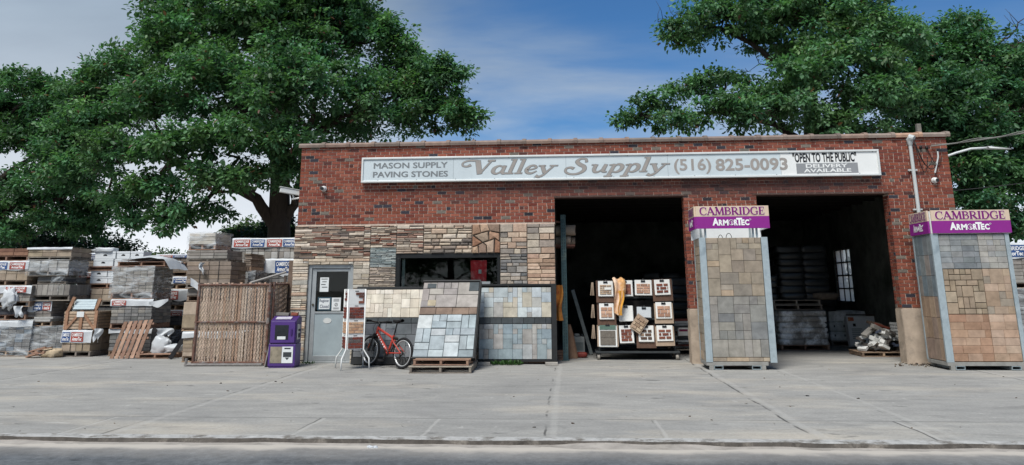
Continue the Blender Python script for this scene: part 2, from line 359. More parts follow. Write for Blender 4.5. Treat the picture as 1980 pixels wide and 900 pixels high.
# sand washed against the kerb, in places level with its top
sandm = M('gutter sand', C('9b938a'), .95, .22, 5, .35, 60, col2=C('8b8379'), c2pos=(.5, .7))
def sandh(x):
    a = mnoise.noise(Vector((x*.42+4.3, 2.2, 0)))+.35*mnoise.noise(Vector((x*1.7, 5.2, 0)))
    return .006+.042*max(0, min(1, a*1.6-.42))
b = MB(); b.grid(lambda u, v: (-26+52*u, kface(-26+52*u, 0)+.004-.25*v*(1+.3*mnoise.noise(Vector((u*90, 3, 3)))), -.0425+sandh(-26+52*u)*(1-v)**1.6+.003*mnoise.noise(Vector((u*300, v*5, 0)))-.004*v), 520, 8); struct(b.build('gutter', sandm, smooth=True))

# ------------------------------------------------------------------ building
Bld = thing('brick_building', 'single storey red brick garage with stone veneer left half and two open bays', 'building', (0, 0, 0))
X0, X1, ZT, ZS = -5.70, 7.835, 4.47, 2.763
DEP = 9.5
LB = (-.233, 2.442); RB = (3.914, 6.56); ZL = 3.31
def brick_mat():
    m = M('brick', rough=.85, var=.16, sc=22, bump=.35, bsc=120, attr=True, spec=.2)
    t = m.node_tree; n = t.nodes; l = t.links; p = n['Principled BSDF']
    # soot plus the sign's soft shadow, mixed into the brick colour, ragged outline
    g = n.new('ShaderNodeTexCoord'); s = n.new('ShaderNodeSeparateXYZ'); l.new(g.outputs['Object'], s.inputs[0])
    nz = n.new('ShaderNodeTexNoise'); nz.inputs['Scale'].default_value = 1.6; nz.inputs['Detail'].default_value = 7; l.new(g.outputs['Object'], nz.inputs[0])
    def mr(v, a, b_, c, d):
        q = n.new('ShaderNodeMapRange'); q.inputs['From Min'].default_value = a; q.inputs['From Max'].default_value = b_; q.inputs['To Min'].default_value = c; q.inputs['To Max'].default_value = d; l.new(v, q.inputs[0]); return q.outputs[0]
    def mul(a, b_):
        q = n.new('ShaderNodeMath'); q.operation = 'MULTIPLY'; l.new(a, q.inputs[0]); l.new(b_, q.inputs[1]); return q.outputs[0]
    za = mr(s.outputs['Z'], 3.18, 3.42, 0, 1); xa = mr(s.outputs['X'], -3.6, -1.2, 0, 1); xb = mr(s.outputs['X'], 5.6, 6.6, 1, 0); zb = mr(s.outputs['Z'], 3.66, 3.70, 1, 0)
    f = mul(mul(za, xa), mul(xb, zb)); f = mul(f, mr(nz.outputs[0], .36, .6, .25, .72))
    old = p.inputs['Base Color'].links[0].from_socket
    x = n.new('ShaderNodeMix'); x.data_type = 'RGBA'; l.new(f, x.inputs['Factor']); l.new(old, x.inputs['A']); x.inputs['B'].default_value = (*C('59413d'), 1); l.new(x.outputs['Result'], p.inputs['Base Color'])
    return m
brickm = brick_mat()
MORT = C('c4ad9b', 1.0)
rng = random.Random(7)
reds = [C('83442f'), C('7a3c2b'), C('8b4b37'), C('733528'), C('864634'), C('7c4032'), C('90503c')]
def bcol():
    q = rng.random()
    if q < .036: return jit(rng, C('34323a'), .3)
    if q < .066: return jit(rng, C('6e655b'), .15)
    if q < .115: return jit(rng, C('54302b'), .15)
    return jit(rng, rng.choice(reds), .13)
b = MB(); b.col = MORT
Ybk = .30
for (xa, xb, za, zb) in [(X0, LB[0], ZS, ZT), (LB[0], X1, ZL, ZT), (LB[1], RB[0], 1.03, ZL), (RB[1], X1, 1.03, ZL)]:
    b.bx(xa, xb, .011, Ybk, za, zb, MORT)
BL, CH, MJ = .193, .0672, .0115
nrow = int((ZT-1.03)/CH)+1
for k in range(nrow):
    z1 = ZT-k*CH; z0 = z1-CH+MJ
    if z0 < 1.03: break
    segs = []
    if z0 >= ZL-.03: segs = [(X0, X1)] 
    elif z0 >= ZS-.01: segs = [(X0, LB[0]), (LB[1], RB[0]), (RB[1], X1)]
    else: segs = [(LB[1], RB[0]), (RB[1], X1)]
    header = k % 7 == 6 or k == 25
    L = BL/2 if header else BL
    for (sa, sb) in segs:
        x = sa; first = True
        off = (L/2 if k % 2 else 0)+rng.uniform(-.008, .008)
        while x < sb-.02:
            ln_ = L-(off if first and off > 0 else 0); first = False
            e = min(x+ln_, sb)
            if sb-e < .03: e = sb
            o = rng.uniform(-.0015, .002)
            b.cbx(x+MJ/2*(x > sa), e-MJ/2*(e < sb), o, .02, z0+rng.uniform(-.001, .001), z1+rng.uniform(-.001, .001), .002, bcol())
            x = e
    # jamb returns on the bay edges that face the camera
    if z1 < ZL:
        for xj in (LB[1], RB[1]):
            y = .0
            for (ya, yb) in ((.001, .095), (.105, .195), (.205, .299)) if k % 2 else ((.001, .19), (.20, .299)):
                b.bx(xj-.008, xj+.02, ya+.004, yb, z0, z1, bcol(), skip='r')
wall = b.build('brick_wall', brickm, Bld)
# steel lintels
b = MB(); b.bx(LB[0]-.01, LB[1]+.08, .004, .29, ZL-.012, ZL+.0, None); b.bx(RB[0]-.08, RB[1]+.12, .004, .29, ZL-.012, ZL)
b.bx(LB[0]-.01, LB[1]+.08, -.006, .004, ZL-.012, ZL+.014); b.bx(RB[0]-.08, RB[1]+.12, -.006, .004, ZL-.012, ZL+.014)
b.build('lintel', M('rusty steel', C('4a332b'), .8, .4, 20), Bld)
# concrete plinths under the piers, worn and stained
cm = M('pier concrete', C('ad9a86'), .92, .2, 4, .4, 60, col2=C('6e665c'), c2pos=(.55, .75))
for (xa, xb) in ((LB[1], RB[0]), (RB[1], X1)):
    b = MB()
    def pl(u, v, xa=xa, xb=xb):
        # front and left faces as one sheet
        s = u*(.3+xb-xa); z = 1.03*v
        nn = .012*mnoise.noise(Vector((s*4, z*4, xa)))+.02*max(0, .25-v)*mnoise.noise(Vector((s*9, z*9, 2)))
        if s < .3: return (xa-.022+nn, .3-s, z)
        return (xa-.022+(s-.3)*(1+.022/(xb-xa)), -.022+nn, z)
    b.grid(pl, 70, 30); b.bx(xa-.01, xb, -.005, .3, 0, 1.03)
    b.build('concrete_plinth', cm, Bld, smooth=False)
# clay coping tiles with collars
b = MB(); rng = random.Random(3)
tc_ = [C('7d6b61'), C('857267'), C('75665c'), C('70665f'), C('8c7365')]
TL = .545; x = X0-.06; i = 0
def coptile(x0, x1, col, h=.085):
    pr = [(-.045, -.025), (-.055, .03), (-.03, h*.75), (.06, h), (.18, h*1.06), (.30, h), (.36, .03), (.36, 0)]
    vs = [(xx, y, ZT+.002+z) for xx in (x0, x1) for y, z in pr]; n_ = len(pr)
    b.add(vs, [(j, j+1, n_+j+1, n_+j) for j in range(n_-1)]+[tuple(range(n_-1, -1, -1)), tuple(range(n_, 2*n_))], col)
while x < X1+.02:
    e = min(x+TL, X1+.03); col = jit(rng, rng.choice(tc_), .1)
    if i > 21: col = jit(rng, C('b08b72' if i == 23 else '8d7e72'), .05)
    coptile(x+.004, e-.03, col); b.m = T(0, -.02, 0); coptile(e-.040, e+.04, jit(rng, tuple(q*.9 for q in col), .05), .104); b.m = Matrix()
    x = e; i += 1
b.bx(X0-.01, X1+.01, .0, .3, ZT-.004, ZT+.004, (.05, .04, .04))
b.build('coping', M('clay coping', rough=.75, var=.2, sc=8, bump=.2, attr=True, col2=C('5d574f'), c2pos=(.6, .8)), Bld, bevel=.004)

# outer side walls, roof and interior shell
sidem = bpy.data.materials.new('side brick'); sidem.use_nodes = True
t_ = sidem.node_tree; bt = t_.nodes.new('ShaderNodeTexBrick'); mpn = t_.nodes.new('ShaderNodeMapping'); co = t_.nodes.new('ShaderNodeTexCoord')
mpn.inputs['Rotation'].default_value = (R(90), 0, R(90)); t_.links.new(co.outputs['Object'], mpn.inputs[0]); t_.links.new(mpn.outputs[0], bt.inputs[0])
bt.inputs['Color1'].default_value = (*C('84402f'), 1); bt.inputs['Color2'].default_value = (*C('6d3128'), 1); bt.inputs['Mortar'].default_value = (*MORT, 1)
bt.inputs['Scale'].default_value = 1; bt.inputs['Brick Width'].default_value = .2; bt.inputs['Row Height'].default_value = .067; bt.inputs['Mortar Size'].default_value = .008
t_.links.new(bt.outputs[0], t_.nodes['Principled BSDF'].inputs['Base Color'])
b = MB(); b.bx(X0, X0+.2, .301, DEP, 0, ZT-.01)
# right side wall with a window hole (y 5.4..6.7, z 1.05..2.46)
WY0, WY1, WZ0, WZ1 = 5.42, 6.72, 1.06, 2.46
xs0, xs1 = X1-.26, X1
for (ya, yb, za, zb) in ((.301, WY0, 0, ZT-.01), (WY1, DEP, 0, ZT-.01), (WY0, WY1, 0, WZ0), (WY0, WY1, WZ1, ZT-.01)): b.bx(xs0+.02, xs1, ya, yb, za, zb)
b.bx(X0, X1, DEP, DEP+.2, 0, ZT-.01)
b.build('side_wall', sidem, Bld)
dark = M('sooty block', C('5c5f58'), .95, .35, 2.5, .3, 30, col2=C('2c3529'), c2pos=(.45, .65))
b = MB()
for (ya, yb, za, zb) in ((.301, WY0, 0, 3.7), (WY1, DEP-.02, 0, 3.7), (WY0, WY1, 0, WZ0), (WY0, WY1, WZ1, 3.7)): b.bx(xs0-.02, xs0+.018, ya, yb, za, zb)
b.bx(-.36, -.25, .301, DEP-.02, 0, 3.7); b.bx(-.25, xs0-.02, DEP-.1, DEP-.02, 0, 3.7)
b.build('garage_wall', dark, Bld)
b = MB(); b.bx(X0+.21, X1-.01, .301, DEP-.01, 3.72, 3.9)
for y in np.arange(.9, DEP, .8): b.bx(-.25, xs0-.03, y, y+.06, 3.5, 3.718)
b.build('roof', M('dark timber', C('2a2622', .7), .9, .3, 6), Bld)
b = MB(); b.bx(X0+.2, -.37, 3.6, 3.7, 0, 3.7); b.bx(-.45, -.37, .31, 3.6, 0, 3.7); b.bx(X0+.2, X0+.24, .31, 3.6, 0, 3.7)
b.build('office_wall', M('office paint', C('4a4944', .7), .9, .2, 3), Bld)
# garage window in the right wall: steel muntins and milky panes
g = MB(); f = MB()
for i in range(4):
    y = WY0+(WY1-WY0)*i/3; f.bx(xs0+.03, xs0+.07, y-.018, y+.018, WZ0, WZ1)
for j in range(5):
    z = WZ0+(WZ1-WZ0)*j/4; f.bx(xs0+.026, xs0+.074, WY0, WY1, z-.018, z+.018)
g.bx(xs0+.046, xs0+.052, WY0, WY1, WZ0, WZ1)
wm = bpy.data.materials.new('milky glass'); wm.use_nodes = True; t_ = wm.node_tree
tr = t_.nodes.new('ShaderNodeBsdfTranslucent'); tr.inputs[0].default_value = (.6, .6, .58, 1); tp = t_.nodes.new('ShaderNodeBsdfTransparent'); ms = t_.nodes.new('ShaderNodeMixShader'); ms.inputs[0].default_value = .45
t_.links.new(tr.outputs[0], ms.inputs[1]); t_.links.new(tp.outputs[0], ms.inputs[2]); t_.links.new(ms.outputs[0], t_.nodes['Material Output'].inputs[0])
gw = f.build('garage_window', M('black steel', C('1d1c1b'), .6, .2, 9), Bld); g.build('pane', wm, gw)

# ------------------------------------------------------------------ stone veneer
stonem = M('veneer stone', rough=.9, var=.22, sc=14, bump=.6, bsc=45, attr=True, spec=.15, col2=C('6f665c'), c2pos=(.66, .9))
LEDGE = [C(h) for h in ('a08b76', 'b09a82', '8e7a67', '7d6d5f', 'b5a590', '96705c', 'c1b09a', '6d6158', '8a7a6b', 'a88f78', '83523f')]
PALE = [C(h) for h in ('b6a690', 'c4b59e', 'a8977f', 'b0a390', '9c907f', 'bda78c', 'a79f92', 'b59679')]
SLATE = [C(h) for h in ('7d8785', '6e7a7b', '8b9491', '959c98', '687273', '7e8b8a', '999e99')]
TANG = [C(h) for h in ('9b8a78', '8c7d6e', 'a4937f', '7a6e63', 'aa9780', '908577')]
RIVER = [C(h) for h in ('a3917a', 'b39f88', '8f7c69', '7e6e60', 'ab8f76', 'c0ae97', '6e635a', '97826c')]
ASH = [C(h) for h in ('a3937f', '8d8072', 'b3a28c', '7f756b', 'a98a70', '99897a', 'b89c80')]
GREYA = [C(h) for h in ('7f7b76', '6f6c69', '948d84', '8a7b6c', '5f5e5e', 'a0917f', '757069')]
ORNG = [C(h) for h in ('ae8c6d', 'bd9c7b', 'a07d62', 'b59a80', 'c3a284', '94755d', 'b08b70')]
def stones(b, x0, x1, z0, z1, pal, rh, rl, gap, dep, sd, skew=.004, cham=.008):
    rg = random.Random(sd); z = z0
    while z < z1-.012:
        h = min(rg.uniform(*rh), z1-z)
        if z1-z-h < rh[0]*.7: h = z1-z
        x = x0-rg.uniform(0, rl[0])*.0
        while x < x1-.01:
            ln_ = min(rg.uniform(*rl), x1-x)
            if x1-x-ln_ < rl[0]*.6: ln_ = x1-x
            zz = [(z, z+h)]
            if h > rh[0]*1.6 and rg.random() < .45:
                c = rg.uniform(.35, .65)*h; zz = [(z, z+c), (z+c, z+h)]
            for (a, e) in zz:
                yf = -(dep[0]+.012+rg.uniform(0, .55)*(dep[1]-dep[0])); q = lambda: rg.uniform(-skew, skew)
                a0, e0, xa, xb = a+gap/2, e-gap/2, x+gap/2, x+ln_-gap/2
                cb = min(cham, (e0-a0)*.3)
                o = [(xa+q(), a0+q()), (xb+q(), a0+q()), (xb+q(), e0+q()), (xa+q(), e0+q())]
                mid = ((xa+xb)/2, (a0+e0)/2)
                inn = [(p[0]+(cb if p[0] < mid[0] else -cb), p[1]+(cb if p[1] < mid[1] else -cb)) for p in o]
                vs = [(p[0], .0, p[1]) for p in o]+[(p[0], yf+cb, p[1]) for p in o]+[(p[0], yf+rg.uniform(-.004, .004), p[1]) for p in inn]
                fs = [(8, 9, 10, 11)]+[(i, (i+1) % 4, 4+(i+1) % 4, 4+i) for i in range(4)]+[(4+i, 4+(i+1) % 4, 8+(i+1) % 4, 8+i) for i in range(4)]
                b.add(vs, fs, jit(rg, (lambda c_: tuple(min(.7, 1.15*(.84*q_+.16*sum(c_)/3)) for q_ in c_))(rg.choice(pal)), .10))
            x += ln_
        z += h
DX0, DX1, DZ = -5.40, -4.44, 1.96      # door opening
WX0, WX1, WZB, WZT = -3.545, -1.375, 1.10, 2.17
XL, XR = -5.73, -.24
back = MB()
for q in ((XL, DX0, 0, ZS), (DX0, DX1, DZ, ZS), (DX1, WX0, 0, ZS), (WX0, WX1, WZT, ZS), (WX0, WX1, 0, WZB), (WX1, XR, 0, ZS)): back.bx(q[0], q[1], .0, .3, q[2], q[3])
back.build('backing_wall', M('veneer mortar', C('857a6d'), .95, .25, 12), Bld)
panels = [
 (XL, DX0, 0, 2.08, PALE, (.045, .11), (.16, .38), .006, (.02, .06), 1),
 (XL, DX1+.2, 2.08, ZS, LEDGE, (.022, .06), (.10, .40), .006, (.015, .065), 2),
 (DX0, DX1, DZ, 2.08, PALE, (.05, .07), (.18, .4), .006, (.02, .05), 3),
 (DX1, -4.10, 0, 2.08, PALE, (.06, .12), (.16, .35), .006, (.02, .05), 4),
 (-4.24, -4.10, 2.08, ZS, LEDGE, (.03, .06), (.1, .14), .006, (.015, .06), 14),
 (-4.095, -3.55, 2.30, ZS, LEDGE[3:]+[C('84543f')], (.022, .055), (.08, .30), .006, (.015, .06), 5),
 (-4.095, -3.55, 1.90, 2.295, SLATE, (.022, .04), (.10, .28), .005, (.02, .045), 6),
 (-4.095, -3.55, 0, 1.895, TANG, (.025, .05), (.10, .32), .005, (.015, .045), 7),
 (-3.545, -2.98, WZT, ZS, LEDGE, (.03, .065), (.12, .36), .008, (.015, .06), 8),
 (-2.975, -1.955, WZT, ZS, RIVER, (.05, .12), (.12, .36), .012, (.02, .07), 9),
 (-1.37, -.815, 2.15, ZS, ASH, (.07, .15), (.14, .30), .012, (.02, .05), 11),
 (-.81, XR, 2.15, ZS, ASH, (.09, .17), (.18, .34), .013, (.02, .05), 12),
 (-1.37, -.815, 0, 2.145, GREYA, (.05, .13), (.12, .28), .010, (.02, .06), 13),
 (-.81, XR, 0, 2.145, ORNG, (.06, .12), (.16, .34), .010, (.02, .05), 15),
 (WX0, WX1, 0, WZB, TANG, (.05, .1), (.15, .35), .008, (.02, .04), 16)]
for (a, c_, e, f_, pal, rh, rl, gp, dp, sd_) in panels:
    b = MB(); stones(b, a, c_, e, f_, pal, rh, rl, gp, dp, sd_, cham=.018 if pal is RIVER else .008); b.build('stone_veneer', stonem, Bld)
# mosaic panel of large irregular stones
b = MB(); rg = random.Random(44)
mos = [[(0,.62),(.30,.70),(.26,1),(0,1)],[(.31,.72),(.62,.78),(.55,1),(.27,1)],[(.64,.77),(1,.70),(1,1),(.57,1)],[(.06,.60),(.38,.38),(.60,.44),(.57,.74),(.32,.68)],[(0,.22),(.18,.28),(.35,.37),(.04,.58),(0,.58)],
 [(.62,.45),(.82,.52),(.98,.42),(.98,.68),(.64,.75),(.60,.70)],[(0,0),(.22,0),(.20,.25),(0,.19)],[(.24,0),(.52,0),(.50,.26),(.38,.35),(.22,.27)],[(.54,0),(.78,0),(.80,.48),(.62,.41),(.42,.36),(.52,.27)],[(.80,0),(1,0),(1,.38),(.83,.49)]]
MX0, MX1 = -1.95, -1.375
for k, pg in enumerate(mos):
    cxm = sum(p[0] for p in pg)/len(pg); czm = sum(p[1] for p in pg)/len(pg)
    o = [(MX0+(MX1-MX0)*(cxm+(p[0]-cxm)*.955), WZT+(ZS-WZT)*(czm+(p[1]-czm)*.955)) for p in pg]
    y0 = -.05-rg.random()*.02; n_ = len(o); mc = (sum(p[0] for p in o)/n_, sum(p[1] for p in o)/n_)
    vs = [(p[0], 0, p[1]) for p in o]+[(p[0], y0+.012, p[1]) for p in o]+[(p[0]*.88+mc[0]*.12, y0+rg.uniform(-.008, .008), p[1]*.88+mc[1]*.12) for p in o]+[(mc[0], y0-.01, mc[1])]
    fs = [(i, (i+1) % n_, n_+(i+1) % n_, n_+i) for i in range(n_)]+[(n_+i, n_+(i+1) % n_, 2*n_+(i+1) % n_, 2*n_+i) for i in range(n_)]+[(2*n_+i, 2*n_+(i+1) % n_, 3*n_) for i in range(n_)]
    b.add(vs, fs, jit(rg, [C('a98468'), C('b7977a'), C('8d7463'), C('a58e78'), C('946b52')][k % 5], .12))
b.build('stone_veneer', stonem, Bld)

# ------------------------------------------------------------------ door and window
alum = M('aluminium', C('9fa3a3'), .45, .12, 6, .05, 60, metal=.35, spec=.5)
gl = bpy.data.materials.new('window glass'); gl.use_nodes = True; t_ = gl.node_tree
gs = t_.nodes.new('ShaderNodeBsdfGlossy'); gs.inputs['Roughness'].default_value = .02; tp = t_.nodes.new('ShaderNodeBsdfTransparent'); tp.inputs[0].default_value = (.84, .88, .86, 1)
fr = t_.nodes.new('ShaderNodeFresnel'); fr.inputs[0].default_value = 1.35; ms = t_.nodes.new('ShaderNodeMixShader')
t_.links.new(fr.outputs[0], ms.inputs[0]); t_.links.new(tp.outputs[0], ms.inputs[1]); t_.links.new(gs.outputs[0], ms.inputs[2]); t_.links.new(ms.outputs[0], t_.nodes['Material Output'].inputs[0])
b = MB(); b.bx(DX0, DX0+.07, .01, .2, 0, DZ); b.bx(DX1-.07, DX1, .01, .2, 0, DZ); b.bx(DX0+.07, DX1-.07, .01, .2, DZ-.07, DZ); b.bx(DX0, DX1, -.02, .2, .0, .035)
b.build('door_frame', alum, Bld, bevel=.004)
b = MB(); a0, a1 = DX0+.075, DX1-.075
b.bx(a0, a0+.09, .04, .085, .04, DZ-.075); b.bx(a1-.05, a1, .04, .085, .04, DZ-.075); b.bx(a0+.09, a1-.05, .04, .085, DZ-.14, DZ-.075); b.bx(a0+.09, a1-.05, .04, .085, .97, 1.01)
b.bx(a0+.09, a1-.05, .04, .085, .04, .14)
door = b.build('door', alum, Bld, bevel=.004)
b = MB(); b.bx(a0+.09, a1-.05, .052, .075, .14, .97); b.build('kick_panel', M('grey metal panel', C('95a1a4'), .5, .1, 3, .03, 60, spec=.4), door)
b = MB(); b.bx(a0+.09, a1-.05, .062, .068, 1.01, DZ-.14); b.build('glass', gl, door)
b = MB(); b.tube([(a0+.36+.085*math.cos(t), .049, .83+.05*math.sin(t)) for t in np.linspace(0, 2*math.pi, 24, endpoint=False)], .004, 5, closed=True); b.add([(a0+.36+.085*math.cos(t), .048, .83+.05*math.sin(t)) for t in np.linspace(0, 2*math.pi, 24, endpoint=False)], [tuple(range(23, -1, -1))])
b.build('oval_plate', M('white plate', C('c9c9c4'), .5, .05), door)
b = MB(); b.tube([(a0+.045, .04, 1.15), (a0+.045, .015, 1.15)], .022, 12); b.build('lock', M('brass lock', C('5f584a'), .4, .1, metal=.6), door)
paper = M('paper', C('d6d8d6'), .9, .05, 4, 0); ink = M('ink', C('26262a'), .9, 0, 4, 0); inkb = M('blue ink', C('1f2d4d'), .9, 0, 4, 0)
def notice(x0, x1, z0, z1, lines, inkm, extra=None, back=None):
    p_ = MB(); p_.bx(x0, x1, .055, .0575, z0, z1); o = p_.build('notice', paper, door)
    q = MB()
    for (s, a, c_, e, f_) in lines:
        put_text(q, s, x0+(x1-x0)*a, x0+(x1-x0)*c_, z0+(z1-z0)*e, z0+(z1-z0)*f_, .0535, .012)
    if extra: extra(q)
    ob = q.build('lettering', inkm, door)
    return o
gx0, gx1 = a0+.09, a1-.05
notice(gx0+.075, gx0+.26, 1.41, 1.70, [], ink, lambda q: [q.bx(gx0+.10+.02*(i % 2), gx0+.235-.02*(i % 3), .0535, .0545, 1.66-.055*i, 1.675-.055*i) for i in range(4)])
b = MB(); b.bx(gx0+.045, gx0+.335, .0585, .061, 1.035, 1.30); b.build('blue_card', M('blue card', C('35505c'), .7, .1), door)
notice(gx0+.075, gx0+.30, 1.06, 1.275, [('Register', .05, .95, .58, .92), ('Closed', .1, .92, .10, .42)], inkb)
def nosmoke(q):
    cxn, czn = gx0+.44, 1.15
    q.tube([(cxn+.03*math.cos(t), .054, czn+.03*math.sin(t)) for t in np.linspace(0, 2*math.pi, 20, endpoint=False)], .004, 5, closed=True); q.tube([(cxn-.02, .054, czn-.02), (cxn+.02, .054, czn+.02)], .004, 5)
    for i, z in enumerate((1.255, 1.235, 1.215, 1.08, 1.06)): q.bx(cxn-.06, cxn+.06, .0535, .0545, z, z+.008)
notice(gx0+.345, gx0+.535, 1.03, 1.29, [], ink, nosmoke)
# shop window
blk = M('black frame', C('1b1d1e'), .5, .1, 8)
b = MB(); b.bx(WX0, WX0+.09, -.02, .12, WZB, WZT); b.bx(WX1-.06, WX1, -.02, .12, WZB, WZT); b.bx(WX0+.09, WX1-.06, -.02, .12, WZT-.09, WZT); b.bx(WX0+.09, WX1-.06, -.02, .12, WZB, WZB+.05)
b.bx(WX0+.02, WX0+.075, -.03, -.0205, WZB, WZT-.09); win = b.build('shop_window', blk, Bld, bevel=.004)
b = MB(); b.bx(WX0+.09, WX1-.06, .05, .056, WZB+.05, WZT-.09); b.build('pane', gl, win)
b = MB(); b.bx(WX0+.11, WX0+.17, .07, .1, WZB+.05, WZT-.1); b.build('blind_edge', M('pale blind', C('8c9290'), .8, .1), win)
ban = thing('banner', 'red banner with a white tag hanging inside the shop window', 'banner', (-1.98, .09, 0))
b = MB(); b.grid(lambda u, v: (.0+.30*u+.04*v*(u-.5), .012*math.sin(9*u+2*v), 1.2+.83*v-.03*(1-v)*u), 16, 10); b.build('cloth', M('red cloth', C('cc1626', 1.5), .7, .15, 5), ban, smooth=True)
b = MB(); b.bx(.15, .21, -.03, -.026, 1.76, 1.84); b.build('tag', paper, ban)
tl = thing('ceiling_light', 'lit white fluorescent tube hanging inside behind the door glass', 'light', (-4.78, 1.6, 1.98))
b = MB(); b.bx(-.18, .18, -.05, .05, .02, .06); b.build('housing', M('white enamel', C('bfc2bf'), .5, .03), tl)
em = bpy.data.materials.new('lit tube'); em.use_nodes = True; em.node_tree.nodes['Principled BSDF'].inputs['Emission Color'].default_value = (.9, .97, 1, 1); em.node_tree.nodes['Principled BSDF'].inputs['Emission Strength'].default_value = 1.6
b = MB(); b.rod((-.17, 0, 0), (.17, 0, 0), .018, 10); b.build('tube', em, tl)

# ------------------------------------------------------------------ conduit on the right pier
pvc = M('grey conduit', C('b7bab8'), .5, .08, 5, .03)
b = MB(); b.rod((7.085, -.055, 2.6), (7.085, -.055, 4.28), .036, 12); b.tube([(7.085, -.055, 4.28), (7.085, -.06, 4.38), (7.10, -.10, 4.43), (7.14, -.14, 4.40)], [.045, .07, .075, .06], 12)
for z in (2.95, 3.75): b.bx(6.99, 7.17, -.05, -.012, z, z+.03)
b.build('conduit', pvc, Bld, smooth=False)
b = MB()
def sag(a, c_, d, k=14): return [tuple(Vector(a).lerp(Vector(c_), t)-Vector((0, 0, d*4*t*(1-t)))) for t in np.linspace(0, 1, k)]
for d, e in ((.75, 7.62), (.62, 7.50), (.88, 7.40)): b.tube(sag((7.14, -.13, 4.38), (e, -.05, 3.98+.06*d), d*.55), .008, 5)
b.tube(sag((7.42, -.04, 4.22), (7.7, -.03, 4.05), .25), .007, 5); b.tube([(7.6, -.03, 3.98), (7.5, -.04, 3.72), (7.55, -.04, 3.60)], .006, 5)
b.bx(7.40, 7.44, -.05, -.002, 4.19, 4.25); b.bx(7.28, 7.32, -.05, -.002, 4.20, 4.26)
b.build('cable', M('black cable', C('1c1b1b'), .6, .1), Bld, smooth=True)
b = MB(); b.tube([(7.62, -.04, 4.14), (7.61, -.05, 4.02), (7.50, -.06, 3.70)], .016, 7); b.build('cable_sleeve', pvc, Bld)
sw = thing('service_cable', 'twisted overhead service cable running from the right brick corner to the street', 'cable', (7.5, -.05, 4.25))
b = MB(); b.tube(sag((.0, 0, 0), (9.5, -3.0, 2.4), .45, 24), .014, 6); b.tube([tuple(Vector(p)+Vector((0, .02*math.sin(i*1.3), .02*math.cos(i*1.3)))) for i, p in enumerate(sag((.0, 0, 0.02), (9.5, -3.0, 2.42), .45, 60))], .009, 5)
b.build('wire', M('grey cable', C('77756f'), .7, .2), sw)
# ------------------------------------------------------------------ shop sign
S0, S1, SZ0, SZ1 = -4.33, 6.41, 3.655, 4.19
sg = thing('shop_sign', 'long pale fascia sign with grey lettering on the brick wall above the bays', 'sign', (0, -.12, 0))
face = M('sign enamel', C('c6d0d3'), .4, .05, .8, .02, 30, spec=.35, col2=C('b3bdc0'), c2pos=(.45, .7))
facer = M('sign enamel white', C('e2e2de'), .4, .04, 1.5, .02, 30, spec=.35)
b = MB(); b.bx(S0+.03, 4.43, .0, .07, SZ0+.03, SZ1-.03); b.build('panel', face, sg)
b = MB(); b.bx(4.434, S1-.03, .0, .07, SZ0+.03, SZ1-.03); b.build('panel', facer, sg)
fm = M('sign frame', C('d3d5d2'), .4, .08, 3, .03, 40, metal=.1)
b = MB()
for (xa, xb) in ((S0, .93), (.936, S1)):
    b.bx(xa, xb, -.025, .10, SZ1-.04, SZ1); b.bx(xa, xb, -.025, .10, SZ0, SZ0+.04)
b.bx(S0, S0+.04, -.025, .10, SZ0+.04, SZ1-.04); b.bx(S1-.04, S1, -.025, .10, SZ0+.04, SZ1-.04)
b.build('frame', fm, sg, bevel=.006)
b = MB()
for x in (-2.36, .02, 2.13): b.bx(x, x+.005, -.0012, 0, SZ0+.04, SZ1-.04)
for x in np.arange(S0+.35, S1, .83): b.bx(x, x+.02, -.012, 0, SZ0+.04, SZ0+.055); b.bx(x+.3, x+.317, -.012, 0, SZ1-.052, SZ1-.04)
b.build('seam', M('sign seam', C('7a8486'), .6, .1), sg)
lg = M('grey lettering', C('777b7d'), .6, .1, 6, 0); lb = M('taupe lettering', C('99918a'), .6, .12, 6, 0); lbo = M('lettering edge', C('7a8284'), .6, .1, 6, 0); lk = M('black lettering', C('191b20'), .6, .1, 6, 0)
b = MB(); put_text(b, 'MASON SUPPLY', -4.07, -2.49, 3.955, 4.075, -.004, .0); put_text(b, 'MASON SUPPLY', -4.06, -2.48, 3.955, 4.075, -.005, .0); put_text(b, 'PAVING STONES', -4.07, -2.47, 3.765, 3.885, -.005, .004); put_text(b, 'PAVING STONES', -4.08, -2.48, 3.765, 3.885, -.004, .004); b.build('lettering', lg, sg)
for (mb_, gr, mt, yy) in ((MB(), .022, lbo, -.002), (MB(), .0, lb, -.006)):
    glyph_text(mb_, 'Valley', SWASH, -1.98, -.20, 3.80, 4.10, yy, grow=gr, shear=.16); glyph_text(mb_, 'Supply', SWASH, .12, 2.12, 3.80, 4.10, yy, grow=gr, shear=.16); mb_.build('lettering', mt, sg)
b = MB(); put_text(b, '(516)', 2.26, 3.02, 3.74, 4.06, -.004, .02); put_text(b, '825-0093', 3.11, 4.57, 3.79, 4.05, -.004, .028); b.build('lettering', lb, sg)
b = MB(); put_text(b, '"OPEN TO THE PUBLIC"', 4.68, 5.96, 3.945, 4.145, -.004, .03); b.build('lettering', lk, sg)
b = MB(); b.bx(4.74, 5.97, -.003, 0, 3.715, 3.925); dp = b.build('delivery_strip', M('grey strip', C('8b8d8f'), .6, .08, 6, 0), sg)
b = MB(); put_text(b, 'DELIVERY', 4.93, 5.77, 3.83, 3.908, -.006, .03); put_text(b, 'AVAILABLE', 4.88, 5.83, 3.735, 3.812, -.006, .03); b.build('lettering', facer, dp)

